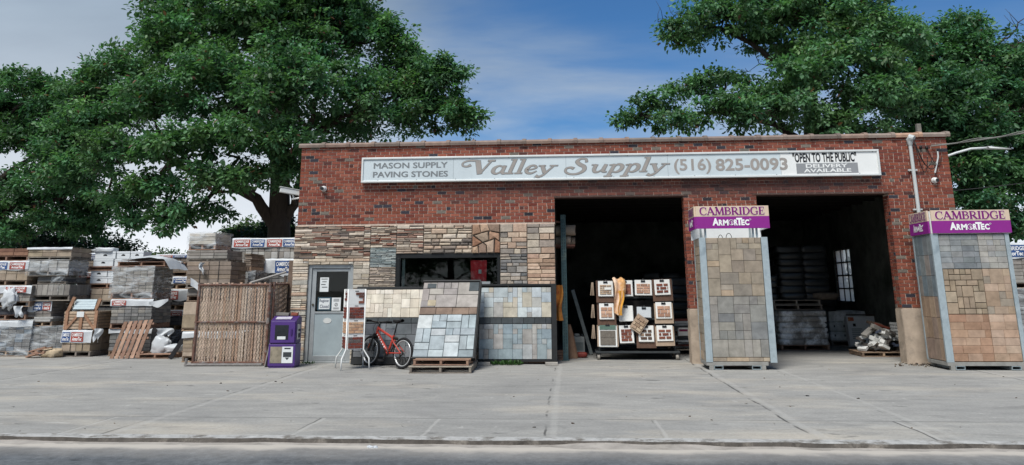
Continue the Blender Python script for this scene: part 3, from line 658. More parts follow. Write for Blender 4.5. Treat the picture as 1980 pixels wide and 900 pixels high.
# ------------------------------------------------------------------ cameras on the walls
wht = M('white plastic', C('d0d0cc'), .45, .05, 6, .02, spec=.4); dk = M('black plastic', C('161618'), .35, .1, 6, .02, spec=.5)
def dome_cam(x, z, label, aim):
    t = thing('security_camera', label, 'camera', (x, -.0, z), 0, 'round security cameras on the brick')
    b = MB(); b.tube([(0, -.005, 0), (0, -.03, 0), (0, -.045, 0)], [.062, .062, .045], 14); b.build('mount', wht, t)
    b = MB(); k = 10
    b.grid(lambda u, v: (.055*math.sin(math.pi*v)*math.cos(2*math.pi*u), -.06-.055*math.sin(math.pi*v)*math.sin(2*math.pi*u), .055*math.cos(math.pi*v)), 14, 9); b.build('ball', wht, t, smooth=True)
    b = MB(); a = Vector(aim).normalized(); b.tube([Vector((0, -.06, 0))+a*.035, Vector((0, -.06, 0))+a*.06], .036, 12); b.build('lens', dk, t)
dome_cam(-5.16, 3.55, 'round white security camera on brick at left of the long sign', (-.2, -1, -.05))
dome_cam(7.49, 3.55, 'round white security camera on brick beside the grey conduit', (.45, -1, -.1))
t = thing('security_camera', 'long white bullet camera on an arm at the left building edge', 'camera', (-5.72, .1, 3.38), 0, None)
b = MB(); b.rod((.02, 0, 0), (-.16, -.02, -.03), .02, 8); b.build('arm', wht, t)
b = MB(); b.rbx((-.20, -.06, .13), (.12, .42, .10), (R(-8), 0, R(-62))); b.rbx((-.2, -.06, .19), (.15, .46, .012), (R(-8), 0, R(-62))); b.rod((-.12, -.02, -.02), (-.16, -.03, .10), .018, 8); b.build('camera_body', wht, t, bevel=.008)

# ------------------------------------------------------------------ display towers
galv = M('galvanised steel', C('a5b2b6'), .5, .1, 9, .08, 90, metal=.25, col2=C('8f9da3'), c2pos=(.5, .65), spec=.4)
pav = M('concrete paver', rough=.9, var=.24, sc=6, bump=.35, bsc=60, attr=True, spec=.15)
tanm = M('tan sign', C('d2b99f'), .5, .04, 3, .01); purp = M('purple sign', C('8d1787'), .45, .05, 3, .01); purd = M('plum lettering', C('7c1470'), .5, .05, 3, 0); whl = M('white lettering', C('ecebe8'), .5, .03, 3, 0)
board = M('backing board', C('4a4845'), .9, .15, 6)
def partition(rg, nx, nz, sizes):
    g = [[0]*nx for _ in range(nz)]; out_ = []
    for j in range(nz):
        for i in range(nx):
            if g[j][i]: continue
            ch = sizes[:]; rg.shuffle(ch)
            for (a, c_) in ch+[(1, 1)]:
                if i+a <= nx and j+c_ <= nz and all(not g[j+q][i+p] for q in range(c_) for p in range(a)):
                    for q in range(c_):
                        for p in range(a): g[j+q][i+p] = 1
                    out_.append((i, j, a, c_)); break
    return out_
def ashlar(b, x0, x1, z0, z1, y, unit, pal, sd, gap=.005, sizes=((2, 1), (1, 2), (2, 2), (2, 3), (3, 2), (2, 2), (1, 1)), th=.05, v=.08, dep=.004):
    rg = random.Random(sd); nx = max(1, round((x1-x0)/unit)); nz = max(1, round((z1-z0)/unit)); ux = (x1-x0)/nx; uz = (z1-z0)/nz
    for (i, j, a, c_) in partition(rg, nx, nz, list(sizes)):
        yy = y+rg.uniform(-dep, dep)
        b.cbx(x0+i*ux+gap/2, x0+(i+a)*ux-gap/2, yy, y+th, z0+j*uz+gap/2, z0+(j+c_)*uz-gap/2, .004, jit(rg, rg.choice(pal), v))
def courses(b, x0, x1, z0, z1, y, h, lens, pal, sd, gap=.004, th=.05, v=.1):
    rg = random.Random(sd); n_ = max(1, round((z1-z0)/h)); hh = (z1-z0)/n_
    for j in range(n_):
        x = x0
        while x < x1-.01:
            L_ = rg.choice(lens); e = min(x+L_, x1)
            if x1-e < .06: e = x1
            b.cbx(x+gap/2, e-gap/2, y+rg.uniform(-.004, .003), y+th, z0+j*hh+gap/2, z0+(j+1)*hh-gap/2, .004, jit(rg, rg.choice(pal), v)); x = e
TT = [C(h, .84) for h in ('a3947f', '9b8d7b', 'aa9a85', 'a09584', 'b09a80', '94897c')]; TG = [C(h, .86) for h in ('959087', '9c968c', '8d8a84', 'a09a90')]; TDG = [C(h) for h in ('777877', '80807b', '8a857e')]
def cambridge(parent, x0, x1, z0, z1, y):
    """tan band over a purple band with the two words, front at y facing -Y"""
    zm = z0+(z1-z0)*.535; w_ = x1-x0; h_ = z1-z0
    b = MB(); b.m = M_CUR; b.bx(x0, x1, y, y+.03, zm, z1); b.build('tan_band', tanm, parent)
    b = MB(); b.m = M_CUR; b.bx(x0, x1, y, y+.03, z0, zm-.0005); b.build('purple_band', purp, parent)
    b = MB(); b.m = M_CUR; glyph_text(b, 'CAMBRIDGE', SERIF, x0+.05*w_, x0+.95*w_, zm+h_*.07, z1-h_*.055, y-.004, grow=.075, sep=.0001); b.build('lettering_edge', M('pale edge', C('e0cdb8'), .5, .03, 3, 0), parent)
    b = MB(); b.m = M_CUR; glyph_text(b, 'CAMBRIDGE', SERIF, x0+.05*w_, x0+.95*w_, zm+h_*.07, z1-h_*.055, y-.006, grow=.018); b.build('lettering', purd, parent)
    b = MB(); b.m = M_CUR; a = x0+.23*w_; u = w_*.0625; zb = z0+h_*.13; ch = h_*.26
    def tx(s, i0, i1, k, dz=0.0): put_text(b, s, a+u*i0, a+u*i1, zb+dz*ch, zb+ch*k, y-.004, .05)
    tx('A', -.15, 1.25, 1.28); tx('R', 1.25, 2.1, 1.0); tx('M', 2.15, 3.35, 1.0); tx('R', 4.6, 5.4, 1.0); tx('T', 5.1, 6.4, 1.28); tx('E', 6.15, 6.9, 1.0); tx('C', 6.95, 7.9, 1.0)
    # ring shaped O with a helmet-like emblem
    cxo, czo, ro = a+u*4.0, zb+ch*.5, u*.57
    ring = [(cxo+ro*1.0*math.cos(q), y-.005, czo+ro*math.sin(q)) for q in np.linspace(0, 2*math.pi, 28, endpoint=False)]
    b.tube(ring, ro*.09, 5, closed=True)
    q = lambda px, pz: (cxo+px*ro, czo+pz*ro)
    b.poly([q(.0, -.85), q(.2, -1.1), (q(.45, -.6)), q(.25, -.3), q(.55, -.1), q(.1, .0), q(-.05, -.2), q(.15, -.5)], y-.0045, y-.001)
    b.poly([q(-.3, .2), q(.6, .18), q(.3, .34), q(-.1, .38)], y-.0045, y-.001)
    b.tube([(a+u*8.15+.012*w_/1.3*math.cos(t), y-.004, zb+ch*1.0+.012*w_/1.3*math.sin(t)) for t in np.linspace(0, 6.28, 10, endpoint=False)], .003, 4, closed=True)
    b.build('lettering', whl, parent)
M_CUR = Matrix()
def tower_base(t, W, D_):
    b = MB()
    b.bx(0, W, 0, .06, .075, .14); b.bx(0, W, D_-.06, D_, .075, .14); b.bx(0, .06, .06, D_-.06, .075, .14); b.bx(W-.06, W, .06, D_-.06, .075, .14)
    for (x, y) in ((.05, 0), (W-.13, 0), (.05, D_-.08), (W-.13, D_-.08)): b.bx(x, x+.08, y, y+.08, 0, .0745)
    b.build('base_frame', M('dusty steel', C('8d8b85'), .7, .2, 8, .1), t, bevel=.004)
    for x in (.135, W-.135-.16):
        b = MB(); b.bx(x, x+.16, -.004, D_, .008, .016); b.bx(x, x+.16, -.004, D_, .066, .0742); b.bx(x, x+.008, -.004, D_, .0165, .0655); b.bx(x+.152, x+.16, -.004, D_, .0165, .0655)
        b.build('fork_pocket', galv, t)
# tower beside the middle pier
TW, TD = 1.27, .66
t1 = thing('display_tower', 'paver display tower with grey and tan stones standing in front of the middle pier', 'display tower', (2.50, -1.2, 0), 0, 'stone display towers')
tower_base(t1, TW-.16, TD)
bz, tz = .145, 2.375
for (x, y) in ((0, 0), (TW-.12, 0), (0, TD-.05), (TW-.12, TD-.05)):
    b = MB(); b.bx(x, x+.12, y, y+.05, bz-.02, tz)
    o = b.build('corner_post', galv, t1, bevel=.003)
b = MB(); b.bx(.05, TW-.05, .055, TD-.055, bz, tz-.01); b.build('core', board, t1)
b = MB()
fx0, fx1 = .125, TW-.125
ashlar(b, fx0, fx1, 1.30, tz-.005, .012, .1115, TT, 101, th=.04)
ashlar(b, fx0, fx1, .22, 1.295, .012, .146, TG*3+TDG, 115, th=.04, sizes=((1, 1), (2, 1), (1, 2), (2, 2), (1, 2), (2, 1), (1, 1)), v=.07)
courses(b, fx0, fx1, bz, .215, .012, .07, (.18, .25, .4), TG+TT, 9, th=.04)
b.build('stone_panel', pav, t1)
b = MB(); b.m = T(.0, TD-.05, 0, R(-90)); courses(b, 0.0, TD-.1, bz, tz, .005, .16, (.2, .3), TT, 12, th=.045); b.build('stone_panel', pav, t1)
b = MB(); b.m = T(TW, .05, 0, R(90)); courses(b, 0.0, TD-.1, bz, tz, .005, .16, (.2, .3), TT, 13, th=.045); b.build('stone_panel', pav, t1)
b = MB()
for (x, y) in ((.12, .06), (TW-.26, .06), (TW-.19, .06), (.12, TD-.1), (TW-.2, TD-.1)): b.bx(x, x+.035, y, y+.035, tz-.02, 2.62)
b.build('sign_post', galv, t1)
b = MB()
for x, r_ in ((.62, .055), (.46, .04)): b.tube([(x+r_*math.cos(q), .3, tz-.01+1.9*r_*math.sin(q)) for q in np.linspace(0, math.pi, 12)], .006, 6)
b.build('lifting_hoop', M('rebar', C('5b5650'), .7, .2), t1)
b = MB(); b.bx(-.035, TW+.055, -.0, .02, 2.545, 2.96)
sgn = b.build('sign', wht, t1)
b = MB(); sx0, sx1, sy1 = -.035, TW+.055, TD+.05
b.bx(sx0, sx0+.02, .021, sy1-.021, 2.545, 2.96); b.bx(sx1-.02, sx1, .021, sy1-.021, 2.545, 2.96); b.bx(sx0, sx1, sy1-.02, sy1, 2.36, 2.96); pass
b.build('sign_box', M('white board', C('e4e6e6'), .6, .03), sgn)
M_CUR = Matrix(); cambridge(sgn, sx0, sx1, 2.54, 2.962, -.031)
M_CUR = T(sx0-.001, sy1, 0, R(-90)); cambridge(sgn, 0, sy1, 2.54, 2.962, -.03)
# tower at the right corner
TW, TD = 1.39, .80
t2 = thing('display_tower', 'display tower with salmon stones below and grey slabs above at right building corner', 'display tower', (6.745, -1.2, 0), 0, 'stone display towers')
tower_base(t2, TW, TD)
bz, tz = .15, 2.40
for (x, y, wx) in ((0, 0, .125), (TW-.075, 0, .075), (0, TD-.04, .03), (TW-.075, TD-.04, .075)):
    b = MB(); b.bx(x, x+wx, y, y+.05, bz-.02, tz); b.build('corner_post', galv, t2, bevel=.003)
b = MB(); b.bx(.05, TW-.05, .055, TD-.055, bz, tz-.01); b.build('core', board, t2)
fx0, fx1 = .13, TW-.08
GS = [C(h) for h in ('86898a', '7d8182', '929290', '8a8a87', '787c7e')]; GT = [C(h) for h in ('a09c94', 'a9a39a', '938f89')]
TN_ = [C(h, .85) for h in ('a59078', '9d8a74', 'ad9a82', '97866f')]; TN2 = [C(h, .85) for h in ('b0987f', 'a68d74', '9a8d7d', 'b39a83')]; SAL = [C(h, .76) for h in ('b58e72', 'b9967a', 'a98368', 'bd9c82')]; SAL2 = [C(h, .80) for h in ('c2a288', 'bb9b81', 'c4a78f')]
b = MB(); xm = fx0+.70
courses(b, fx0, xm, 1.77, tz-.01, .012, .105, (.22, .2, .4), GS, 21); courses(b, xm+.004, fx1, 1.77, tz-.01, .012, .105, (.15, .15, .12), GT+GS[2:3], 22)
ashlar(b, fx0, xm, .965, 1.765, .010, .1, TN_, 26, gap=.011, sizes=((2, 1), (1, 2), (2, 2), (2, 1), (1, 1))); ashlar(b, xm+.004, fx1, .965, 1.765, .012, .135, TN2, 24, gap=.003, sizes=((2, 2), (1, 1), (2, 1), (2, 1)))
courses(b, fx0, xm, bz, .96, .012, .135, (.18, .25, .3), SAL, 25, gap=.003); courses(b, xm+.004, fx1, bz, .96, .012, .135, (.22, .26), SAL2, 27, gap=.003)
b.build('stone_panel', pav, t2)
b = MB(); b.m = T(.0, TD-.04, 0, R(-90))
SD = [C(h) for h in ('6f7a7e', '7d8282', '8a8078', '787e82')]; SW = [C(h) for h in ('8f7a6a', '9a8068', '7e7770', 'a58c73')]
rg = random.Random(31)
for j in range(6):
    z = bz+(tz-bz)*j/6; z2 = bz+(tz-bz)*(j+1)/6; x = 0
    for xe in (.15, .35, .55, TD-.095):
        b.cbx(x+.002, xe-.002, .005, .05, z+.003, z2-.003, .003, jit(rg, rg.choice(SD if j > 2 else SW+SD[:2]), .1)); x = xe
b.build('stone_panel', pav, t2)
b = MB(); b.m = T(TW, .05, 0, R(90)); courses(b, 0.0, TD-.1, bz, tz, .005, .16, (.2, .3), TN_, 33, th=.045); b.build('stone_panel', pav, t2)
b = MB(); sx0, sx1, sy1 = .015, TW+.05, TD+.02
b.bx(sx0, sx1, .0, sy1, 2.405, 2.82); sgn = b.build('sign', wht, t2, bevel=.004)
M_CUR = Matrix(); cambridge(sgn, sx0+.02, sx1, 2.415, 2.835, -.031)
M_CUR = T(sx0-.001, sy1, 0, R(-90)); cambridge(sgn, 0, sy1-.03, 2.415, 2.835, -.03)

# ------------------------------------------------------------------ pallets
wood = M('pallet wood', rough=.85, var=.28, sc=9, bump=.3, bsc=70, attr=True, stretch=(1, 1, 1), spec=.15)
WD = [C(h) for h in ('9a8068', '8b7460', 'a58a6e', '7f6c5c')]; WR = [C(h) for h in ('977560', '8a6a58', 'a07f68', '80624f')]; WG = [C(h) for h in ('857b70', '756c63', '928779')]
def pallet_geo(b, x0, x1, y0, y1, z0, h=.125, pal=WD, sd=0, nb=6):
    rg = random.Random(sd); tb = .019
    for j in range(nb):
        ya = y0+(y1-y0-.1)*j/(nb-1); b.bx(x0+rg.uniform(-.006, .006), x1+rg.uniform(-.006, .006), ya, ya+.095, z0+h-tb, z0+h, jit(rg, rg.choice(pal), .15))
    for i in range(3):
        xa = x0+.01+(x1-x0-.06)*i/2; b.bx(xa, xa+.042, y0+.004, y1-.004, z0+tb+.001, z0+h-tb-.001, jit(rg, rg.choice(pal), .15))
    for j in (0, .5, 1):
        ya = y0+(y1-y0-.1)*j; b.bx(x0, x1, ya, ya+.09, z0, z0+tb, jit(rg, rg.choice(pal), .15))
def pallet(label, x0, x1, y0, y1, z0, h=.125, pal=WD, sd=0, rz=0, group=None, mat4=None):
    t = thing('pallet', label, 'pallet', ((x0+x1)/2, (y0+y1)/2, z0), rz, group)
    b = MB(); b.m = mat4 or Matrix(); pallet_geo(b, -(x1-x0)/2, (x1-x0)/2, -(y1-y0)/2, (y1-y0)/2, 0, h, pal, sd)
    b.build('deck', wood, t, bevel=.003); return t

# ------------------------------------------------------------------ the three paver boards by the shop window
CRM = [C(h, .93) for h in ('d8cdbb', 'd2c7b4', 'dcd3c3', 'cfc3b0')]; CHAR = [C(h) for h in ('5b6064', '666a6d', '6f7172', '55595e', '74767a')]; BAND = [C(h) for h in ('4a4f51', '44494b')]
BLU = [C(h) for h in ('b0b8ba', 'bac1c2', 'a5afb3', 'b4b4ae', 'c0c5c4', 'aaa7a0', 'b8ae9b')]; BLU2 = [C(h) for h in ('949fa2', 'a0a3a2', '8d9a9e', 'a29f99', '9a958f', '87969c')]
GT3 = [C(h) for h in ('8d8580', '948c86', '857f7b', '9b938b')]; WHT3 = [C(h, .84) for h in ('a6aeb0', 'b0b6b6', '99a2a5', 'bcbfbd', '949ea2')]; BRB = [C('85705f'), C('7a6759')]
steel = M('black steel frame', C('242525'), .6, .2, 9, .1); meshm = M('black mesh', C('2b2c2b'), .7, .2, 90, .5, 200)
def lean(x, y, z, top_y, H):     # frame for a panel leaning back about X
    return T(x, y, z, 0, -math.atan2(top_y-y, H))
t = thing('paver_board', 'leaning display board of cream pavers over charcoal pavers behind the red bicycle', 'display board', (0, 0, 0))
Mx = lean(-4.27, -.46, .02, -.17, 1.5)
b = MB(); b.m = Mx; b.bx(0, 1.36, .05, .09, .0, 1.50); b.bx(-.03, 1.36, -.01, .05, 1.465, 1.51); b.bx(-.03, 0, -.01, .05, 0, 1.464); b.bx(1.36, 1.39, -.01, .05, 0, 1.464); b.bx(0, 1.36, -.01, .05, 0, .13); b.build('frame', steel, t)
b = MB(); b.m = Mx; ashlar(b, .0, 1.355, .90, 1.455, .0, .092, CRM, 51, gap=.004, v=.03); ashlar(b, .0, 1.355, .785, .895, .0, .11, BAND, 52, sizes=((2, 1),)); ashlar(b, .0, 1.355, .135, .78, .0, .108, CHAR, 53, v=.15); b.build('paver_panel', pav, t)
t = thing('paver_board', 'tilted board of grey and white pavers resting on the double pallet', 'display board', (0, 0, 0))
Mx = lean(-2.88, -1.47, .235, -.38, 1.37); LL = math.hypot(1.09, 1.37)
b = MB(); b.m = Mx; b.bx(0, 1.13, .05, .09, 0, LL); b.bx(-.02, 1.15, -.0, .09, LL, LL+.035); b.bx(-.02, 1.15, -.01, .09, -.02, .0); b.bx(1.13, 1.15, .0, .09, 0, LL-.001); b.bx(1.15, 1.165, .03, .10, 0, LL); b.build('frame', steel, t)
b = MB(); b.m = Mx; k = LL
ashlar(b, .0, 1.125, .64*k, .985*k, .0, .145, GT3, 61, gap=.008); ashlar(b, .0, 1.125, .545*k, .635*k, .0, .155, BRB, 62, sizes=((1, 1), (2, 1))); ashlar(b, .0, 1.125, .01*k, .54*k, .0, .145, WHT3, 67, gap=.009, v=.14, dep=.012, sizes=((2, 1), (1, 2), (2, 2), (1, 1), (2, 1), (1, 2)))
for (xa, xb, za, zb) in ((.085, .26, .90, .965), (.93, 1.12, .86, .98)): b.cbx(xa, xb, -.012, .0, za*k, zb*k, .004, C('4c5254'))
b.cbx(.14, .30, -.008, .0, .655*k, .735*k, .004, C('a89a80'))
b.build('paver_panel', pav, t)
t = thing('paver_board', 'upright board of blue grey pavers with a dark band left of the open bay', 'display board', (0, 0, 0))
Mx = lean(-1.79, -.20, .05, -.10, 1.5)
b = MB(); b.m = Mx; b.bx(0, 1.52, .05, .085, 0, 1.49); b.bx(-.015, 1.56, -.012, .05, 1.465, 1.50); b.bx(1.46, 1.56, -.012, .05, 0, 1.464); b.bx(-.015, 1.459, -.012, .05, 0, .04); b.bx(1.52, 1.55, .05, .20, 0, 1.49); b.build('frame', steel, t)
b = MB(); b.m = Mx; ashlar(b, .0, 1.455, .845, 1.43, .0, .097, BLU, 71, gap=.004, v=.07); ashlar(b, .0, 1.455, .72, .84, .0, .115, BAND, 72, sizes=((2, 1),)); ashlar(b, .0, 1.455, .045, .715, .0, .097, BLU2, 73, gap=.004, v=.08); b.build('paver_panel', pav, t)
t = thing('sign_panel', 'pale upright panel edge standing between the two grey paver boards', 'panel', (-1.80, -.02, 0)); b = MB(); b.bx(-.03, .22, .0, .02, .3, 1.60); b.bx(-.03, -.005, -.02, 0, .3, 1.60); b.build('sheet', alum, t)
pallet('weathered grey pallet on the pavement, lower of the two under the tilted board', -2.86, -1.74, -1.90, -.75, .0, .12, WG, 5, R(1.5), 'two pallets under the tilted board')
pallet('brown pallet stacked on the grey one under the tilted paver board', -2.80, -1.78, -1.76, -.72, .121, .10, WR, 6, R(-1), 'two pallets under the tilted board')
for i, (x, y) in enumerate(((-1.66, -.42), (-.34, -.40))):
    t = tag(MB(), 'x', 'y') if False else None
    o = MB(); o.cbx(-.12, .12, -.06, .06, 0, .06, .006, C('9a948b')); o = o.build('concrete_block', pav, loc=(x, y, 0), rz=.1)
    tag(o, ('grey block wedged under left end of the blue grey board', 'grey block under the right end of the blue grey board')[i], 'block', 'blocks under the blue grey board')

# ------------------------------------------------------------------ brick sample rack
rk = thing('brick_rack', 'white four sided wire rack of brick samples beside the grey door', 'display rack', (-4.085, -1.12, 0), R(27))
b = MB(); hw = .165
WHM = M('white wire', C('dcdcd8'), .45, .04, 5, .02, spec=.4)
for sx in (-1, 1):
    for sy in (-1, 1):
        b = MB(); b.tube([(sx*hw, sy*hw, 1.46), (sx*hw, sy*hw, .36), (sx*(hw+.09), sy*(hw+.09), .20), (sx*(hw+.10), sy*(hw+.10), 0)], .014, 8); b.build('leg', WHM, rk, smooth=True)
whb = M('white sample board', C('d9d8d4'), .6, .04, 5, .02)
slip = M('brick slip', rough=.85, var=.2, sc=25, bump=.3, bsc=90, attr=True, spec=.15)
DRD = [C(h) for h in ('74382d', '6a3228', '7f4034', '5a3630')]; BRN = [C(h) for h in ('8c5443', '7d4a3c', '6a463c')]; TNB = [C(h) for h in ('b98f6d', 'c09a78', 'ad8261')]; MIXB = [C(h) for h in ('74382d', '5f5550', '7f4034')]
def slips(b, x0, x1, z0, z1, y, nr, pal, sd, skip=0.0, gap=.008, bl=.14):
    rg = random.Random(sd); h = (z1-z0)/nr
    for j in range(nr):
        x = x0-(bl*rg.uniform(.3, .6) if j % 2 else 0)
        while x < x1-.005:
            a, e = max(x, x0), min(x+bl, x1); x += bl
            if e-a < .02 or rg.random() < skip: continue
            b.cbx(a+gap/2, e-gap/2, y-.012-rg.uniform(0, .003), y, z0+j*h+gap/2, z0+(j+1)*h-gap/2, .003, jit(rg, rg.choice(pal), .14))
for face_, rot in ((0, 0), (1, R(-90)), (2, R(180)), (3, R(90))):
    for j, (pal, sk) in enumerate(((MIXB, .0), (TNB, .0), (DRD, .0), (BRN, .3))):
        z = .36+j*.272; b = MB(); b.m = T(0, 0, 0, rot); b.bx(-hw+.016, hw-.016, -hw-.006, -hw+.004, z, z+.27); sb = b.build('sample_board', whb, rk)
        pal = DRD if (face_ == 1 and j != 1) else pal
        b = MB(); b.m = T(0, 0, 0, rot); slips(b, -hw+.03+(.05 if sk else 0), hw-.02, z+.015, z+.225, -hw-.006, 4, pal, 200+face_*10+j, sk, .007, .12); b.build('brick_slips', slip, sb)
        b = MB(); b.m = T(0, 0, 0, rot); b.bx(-.035, .035, -hw-.008, -hw-.0062, z+.238, z+.252); b.build('grip', dk, sb)
b = MB(); b.bx(-hw, hw, -hw, hw, 1.45, 1.462); b.build('top_plate', WHM, rk)

# ------------------------------------------------------------------ bicycle
bk = thing('bicycle', 'red mountain bicycle leaning on the cream and charcoal paver board', 'bicycle', (-3.515, -.885, 0), R(-38))
LEAN = Matrix.Rotation(R(-5), 4, 'X')
red = M('red bike paint', C('b0301c'), .3, .1, 5, 0, spec=.5); rub = M('tyre rubber', C('1b1b1c'), .8, .15, 30, .2); sil = M('rim alloy', C('cfd0d0'), .3, .05, 5, 0, metal=.5, spec=.5); chrome = M('spoke steel', C('9a9a9a'), .35, .05, 5, 0, metal=.7)
WR_, WB = .285, .49
def circ(cx_, cz_, r, n_=40, y=0): return [(cx_+r*math.cos(a), y, cz_+r*math.sin(a)) for a in np.linspace(0, 2*math.pi, n_, endpoint=False)]
for cx_ in (-WB, WB):
    b = MB(); b.m = LEAN; b.rod((cx_, -.045, WR_), (cx_, .045, WR_), .02, 10); b.rod((cx_, -.028, WR_), (cx_, -.02, WR_), .03, 10); b.rod((cx_, .02, WR_), (cx_, .028, WR_), .03, 10); whl_ = b.build('wheel', chrome, bk)
    b = MB(); b.m = LEAN; b.tube(circ(cx_, WR_, WR_-.024), .025, 8, closed=True); b.build('tyre', rub, whl_, smooth=True)
    b = MB(); b.m = LEAN; b.tube(circ(cx_, WR_, WR_-.056, y=-.008), .0105, 6, closed=True); b.tube(circ(cx_, WR_, WR_-.056, y=.008), .0105, 6, closed=True); b.build('rim', sil, whl_, smooth=True)
    b = MB(); b.m = LEAN
    for k in range(24):
        a = 2*math.pi*k/24; s_ = 1 if k % 2 else -1; a2 = a+s_*.5
        b.rod((cx_+.026*math.cos(a2), s_*.024, WR_+.026*math.sin(a2)), (cx_+(WR_-.06)*math.cos(a), 0, WR_+(WR_-.06)*math.sin(a)), .0016, 4)
    b.build('spokes', chrome, whl_)
BBk = (.06, 0, .27); HT, HB = (-.305, 0, .745), (-.345, 0, .615); STt = (.185, 0, .60)
b = MB(); b.m = LEAN; b.rod(HT, HB, .026, 10); b.rod((-.34, 0, .64), BBk, .029, 10); b.rod((-.315, 0, .715), (.165, 0, .545), .023, 10); b.rod(STt, BBk, .022, 10)
for s_ in (-.045, .045):
    b.tube([(.15, s_*.4, .53), (.25, s_, .46), (WB, s_*1.2, WR_)], .012, 7); b.tube([(.08, s_*.7, .27), (WB, s_*1.2, WR_)], .012, 7)
b.rod((.06, -.04, .27), (.06, .04, .27), .03, 10); b.build('frame', red, bk, smooth=False)
b = MB(); b.m = LEAN; put_text(b, 'X', 0, .01, 0, .01, 0) if False else None
for q in range(6):
    p_ = Vector((-.28, -.031, .595)).lerp(Vector((.0, -.031, .335)), q/6); b.rbx(p_, (.03, .002, .022), (0, R(43), 0))
b.build('frame_decal', whl, bk)
b = MB(); b.m = LEAN
for s_ in (-.055, .055):
    b.tube([(-.355, s_, .60), (-.425, s_, .44)], .018, 8); b.tube([(-.415, s_, .46), (-WB, s_, WR_)], .023, 8)
b.tube([(-.355, -.06, .595), (-.355, .06, .595)], .024, 8); b.build('fork', dk, bk)
b = MB(); b.m = LEAN; b.rbx((-.455, -.08, .38), (.018, .006, .10), (0, R(24), 0)); b.build('fork_decal', M('orange decal', C('c8552a'), .5, .05), bk)
b = MB(); b.m = LEAN; b.tube([(-.30, 0, .745), (-.285, 0, .80), (-.345, 0, .83)], .017, 8); b.tube([(-.30, -.30, .845), (-.33, -.2, .845), (-.345, -.08, .83), (-.345, .08, .83), (-.33, .2, .845), (-.30, .30, .845)], .013, 8)
b.build('handlebar', dk, bk, smooth=True)
for s_ in (-1, 1):
    b = MB(); b.m = LEAN; b.tube([(-.322, s_*.19, .846), (-.295, s_*.31, .846)], .02, 8); g_ = b.build('grip', rub, bk); b = MB(); b.m = LEAN; b.tube([(-.34, s_*.17, .85), (-.39, s_*.2, .83), (-.38, s_*.27, .82)], .006, 6); b.build('brake_lever', dk, g_)
b = MB(); b.m = LEAN; b.rod(STt, (.245, 0, .83), .014, 8); b.build('seat_post', dk, bk)
b = MB(); b.m = LEAN
def sad(u, v):
    a = 2*math.pi*u; x = -.13+.27*v; wd = .022+.055*max(0, (v-.45)/.55)**1.2; wd *= (1 if .03 < v < .97 else .5)
    return (.255+x, wd*math.cos(a), .855+.028*math.sin(a)+.02*(v-.4)**2*3)
b.grid(sad, 12, 12); b.build('saddle', rub, bk, smooth=True)
b = MB(); b.m = LEAN; b.tube(circ(.06, .27, .07, 24, -.055), .008, 5, closed=True); b.tube(circ(.06, .27, .045, 20, -.05), .008, 5, closed=True); b.rod((.06, -.055, .27), (.0, -.07, .13), .011, 6); b.rod((.06, .055, .27), (.12, .07, .41), .011, 6); b.build('crank', dk, bk)
for (x, y, z) in ((0, -.12, .13), (.12, .12, .41)):
    b = MB(); b.m = LEAN; b.rbx((x, y, z), (.09, .085, .02), (0, .3, 0)); b.build('pedal', dk, bk)
b = MB(); b.m = LEAN; b.tube([(.06, -.055, .342), (WB, -.045, WR_+.045)], .006, 5); b.tube([(.06, -.055, .198), (WB-.03, -.045, .18), (WB, -.045, WR_-.05)], .006, 5); b.tube(circ(WB, WR_, .045, 18, -.045), .012, 5, closed=True); b.tube([(WB, -.055, WR_-.03), (WB-.03, -.06, .18)], .012, 6); b.build('chain', M('oily chain', C('2f2b28'), .5, .2, 30, metal=.5), bk)
b = MB(); b.m = LEAN; b.tube([(-.34, -.03, .83), (-.41, -.05, .72), (-.36, -.04, .60)], .004, 5); b.tube([(-.35, .03, .83), (-.43, .03, .70), (-.33, .02, .62)], .004, 5); b.rbx((.24, .0, .545), (.05, .1, .03), (0, .6, 0)); b.rbx((-.40, .0, .55), (.04, .1, .05), (0, .3, 0)); b.build('brake_cables', dk, bk)

# ------------------------------------------------------------------ newspaper box
nb = thing('newspaper_box', 'purple newspaper vending box beside the grey door', 'newspaper box', (-5.52, -.80, 0), R(4))
pu = M('purple box paint', C('4d2f78'), .4, .1, 4, .05, 60, spec=.35, col2=C('432966'), c2pos=(.5, .75)); pud = M('purple side', C('44286a'), .45, .1, 4, .05)
b = MB(); b.bx(-.26, .26, -.20, .20, .03, .44); b.bx(-.245, .245, -.19, .19, 0, .03); b.build('lower_cabinet', pu, nb, bevel=.008)
b = MB()
prof = [(-.19, .445), (.20, .445), (.20, .93), (.05, .955), (-.19, .875)]
vs = [(-.25, y, z) for y, z in prof]+[(.25, y, z) for y, z in prof]
b.add(vs, [(4, 3, 2, 1, 0), (5, 6, 7, 8, 9)]+[(i, (i+1) % 5, 5+(i+1) % 5, 5+i) for i in range(5)]); b.build('upper_cabinet', pud, nb, bevel=.008)
b = MB(); b.bx(-.235, .235, -.215, -.192, .46, .86); dr = b.build('door', pu, nb, bevel=.008)
b = MB(); b.bx(-.15, .11, -.219, -.2152, .52, .79); b.build('glass', M('dark pane', C('23262b'), .15, .3, 8, 0, spec=.5, col2=C('5a6460'), c2pos=(.55, .75)), dr)
b = MB(); b.bx(-.10, .06, -.2215, -.2192, .525, .58); b.build('paper', paper, dr)
b = MB(); b.rbx((.17, -.222, .66), (.03, .02, .11), (0, 0, 0)); b.build('handle', M('dark handle', C('3a2060'), .4, .1), dr)
b = MB(); b.rbx((-.02, -.1, .917), (.30, .12, .012), (R(18), 0, 0)); b.build('price_card', M('pale card', C('b9b2bd'), .6, .1, 12), nb)
b = MB(); b.bx(-.22, .0, -.205, -.2005, .09, .39); b.build('window', M('yellowed pane', C('8b806c'), .3, .3, 9, 0, col2=C('5f5a50')), nb)
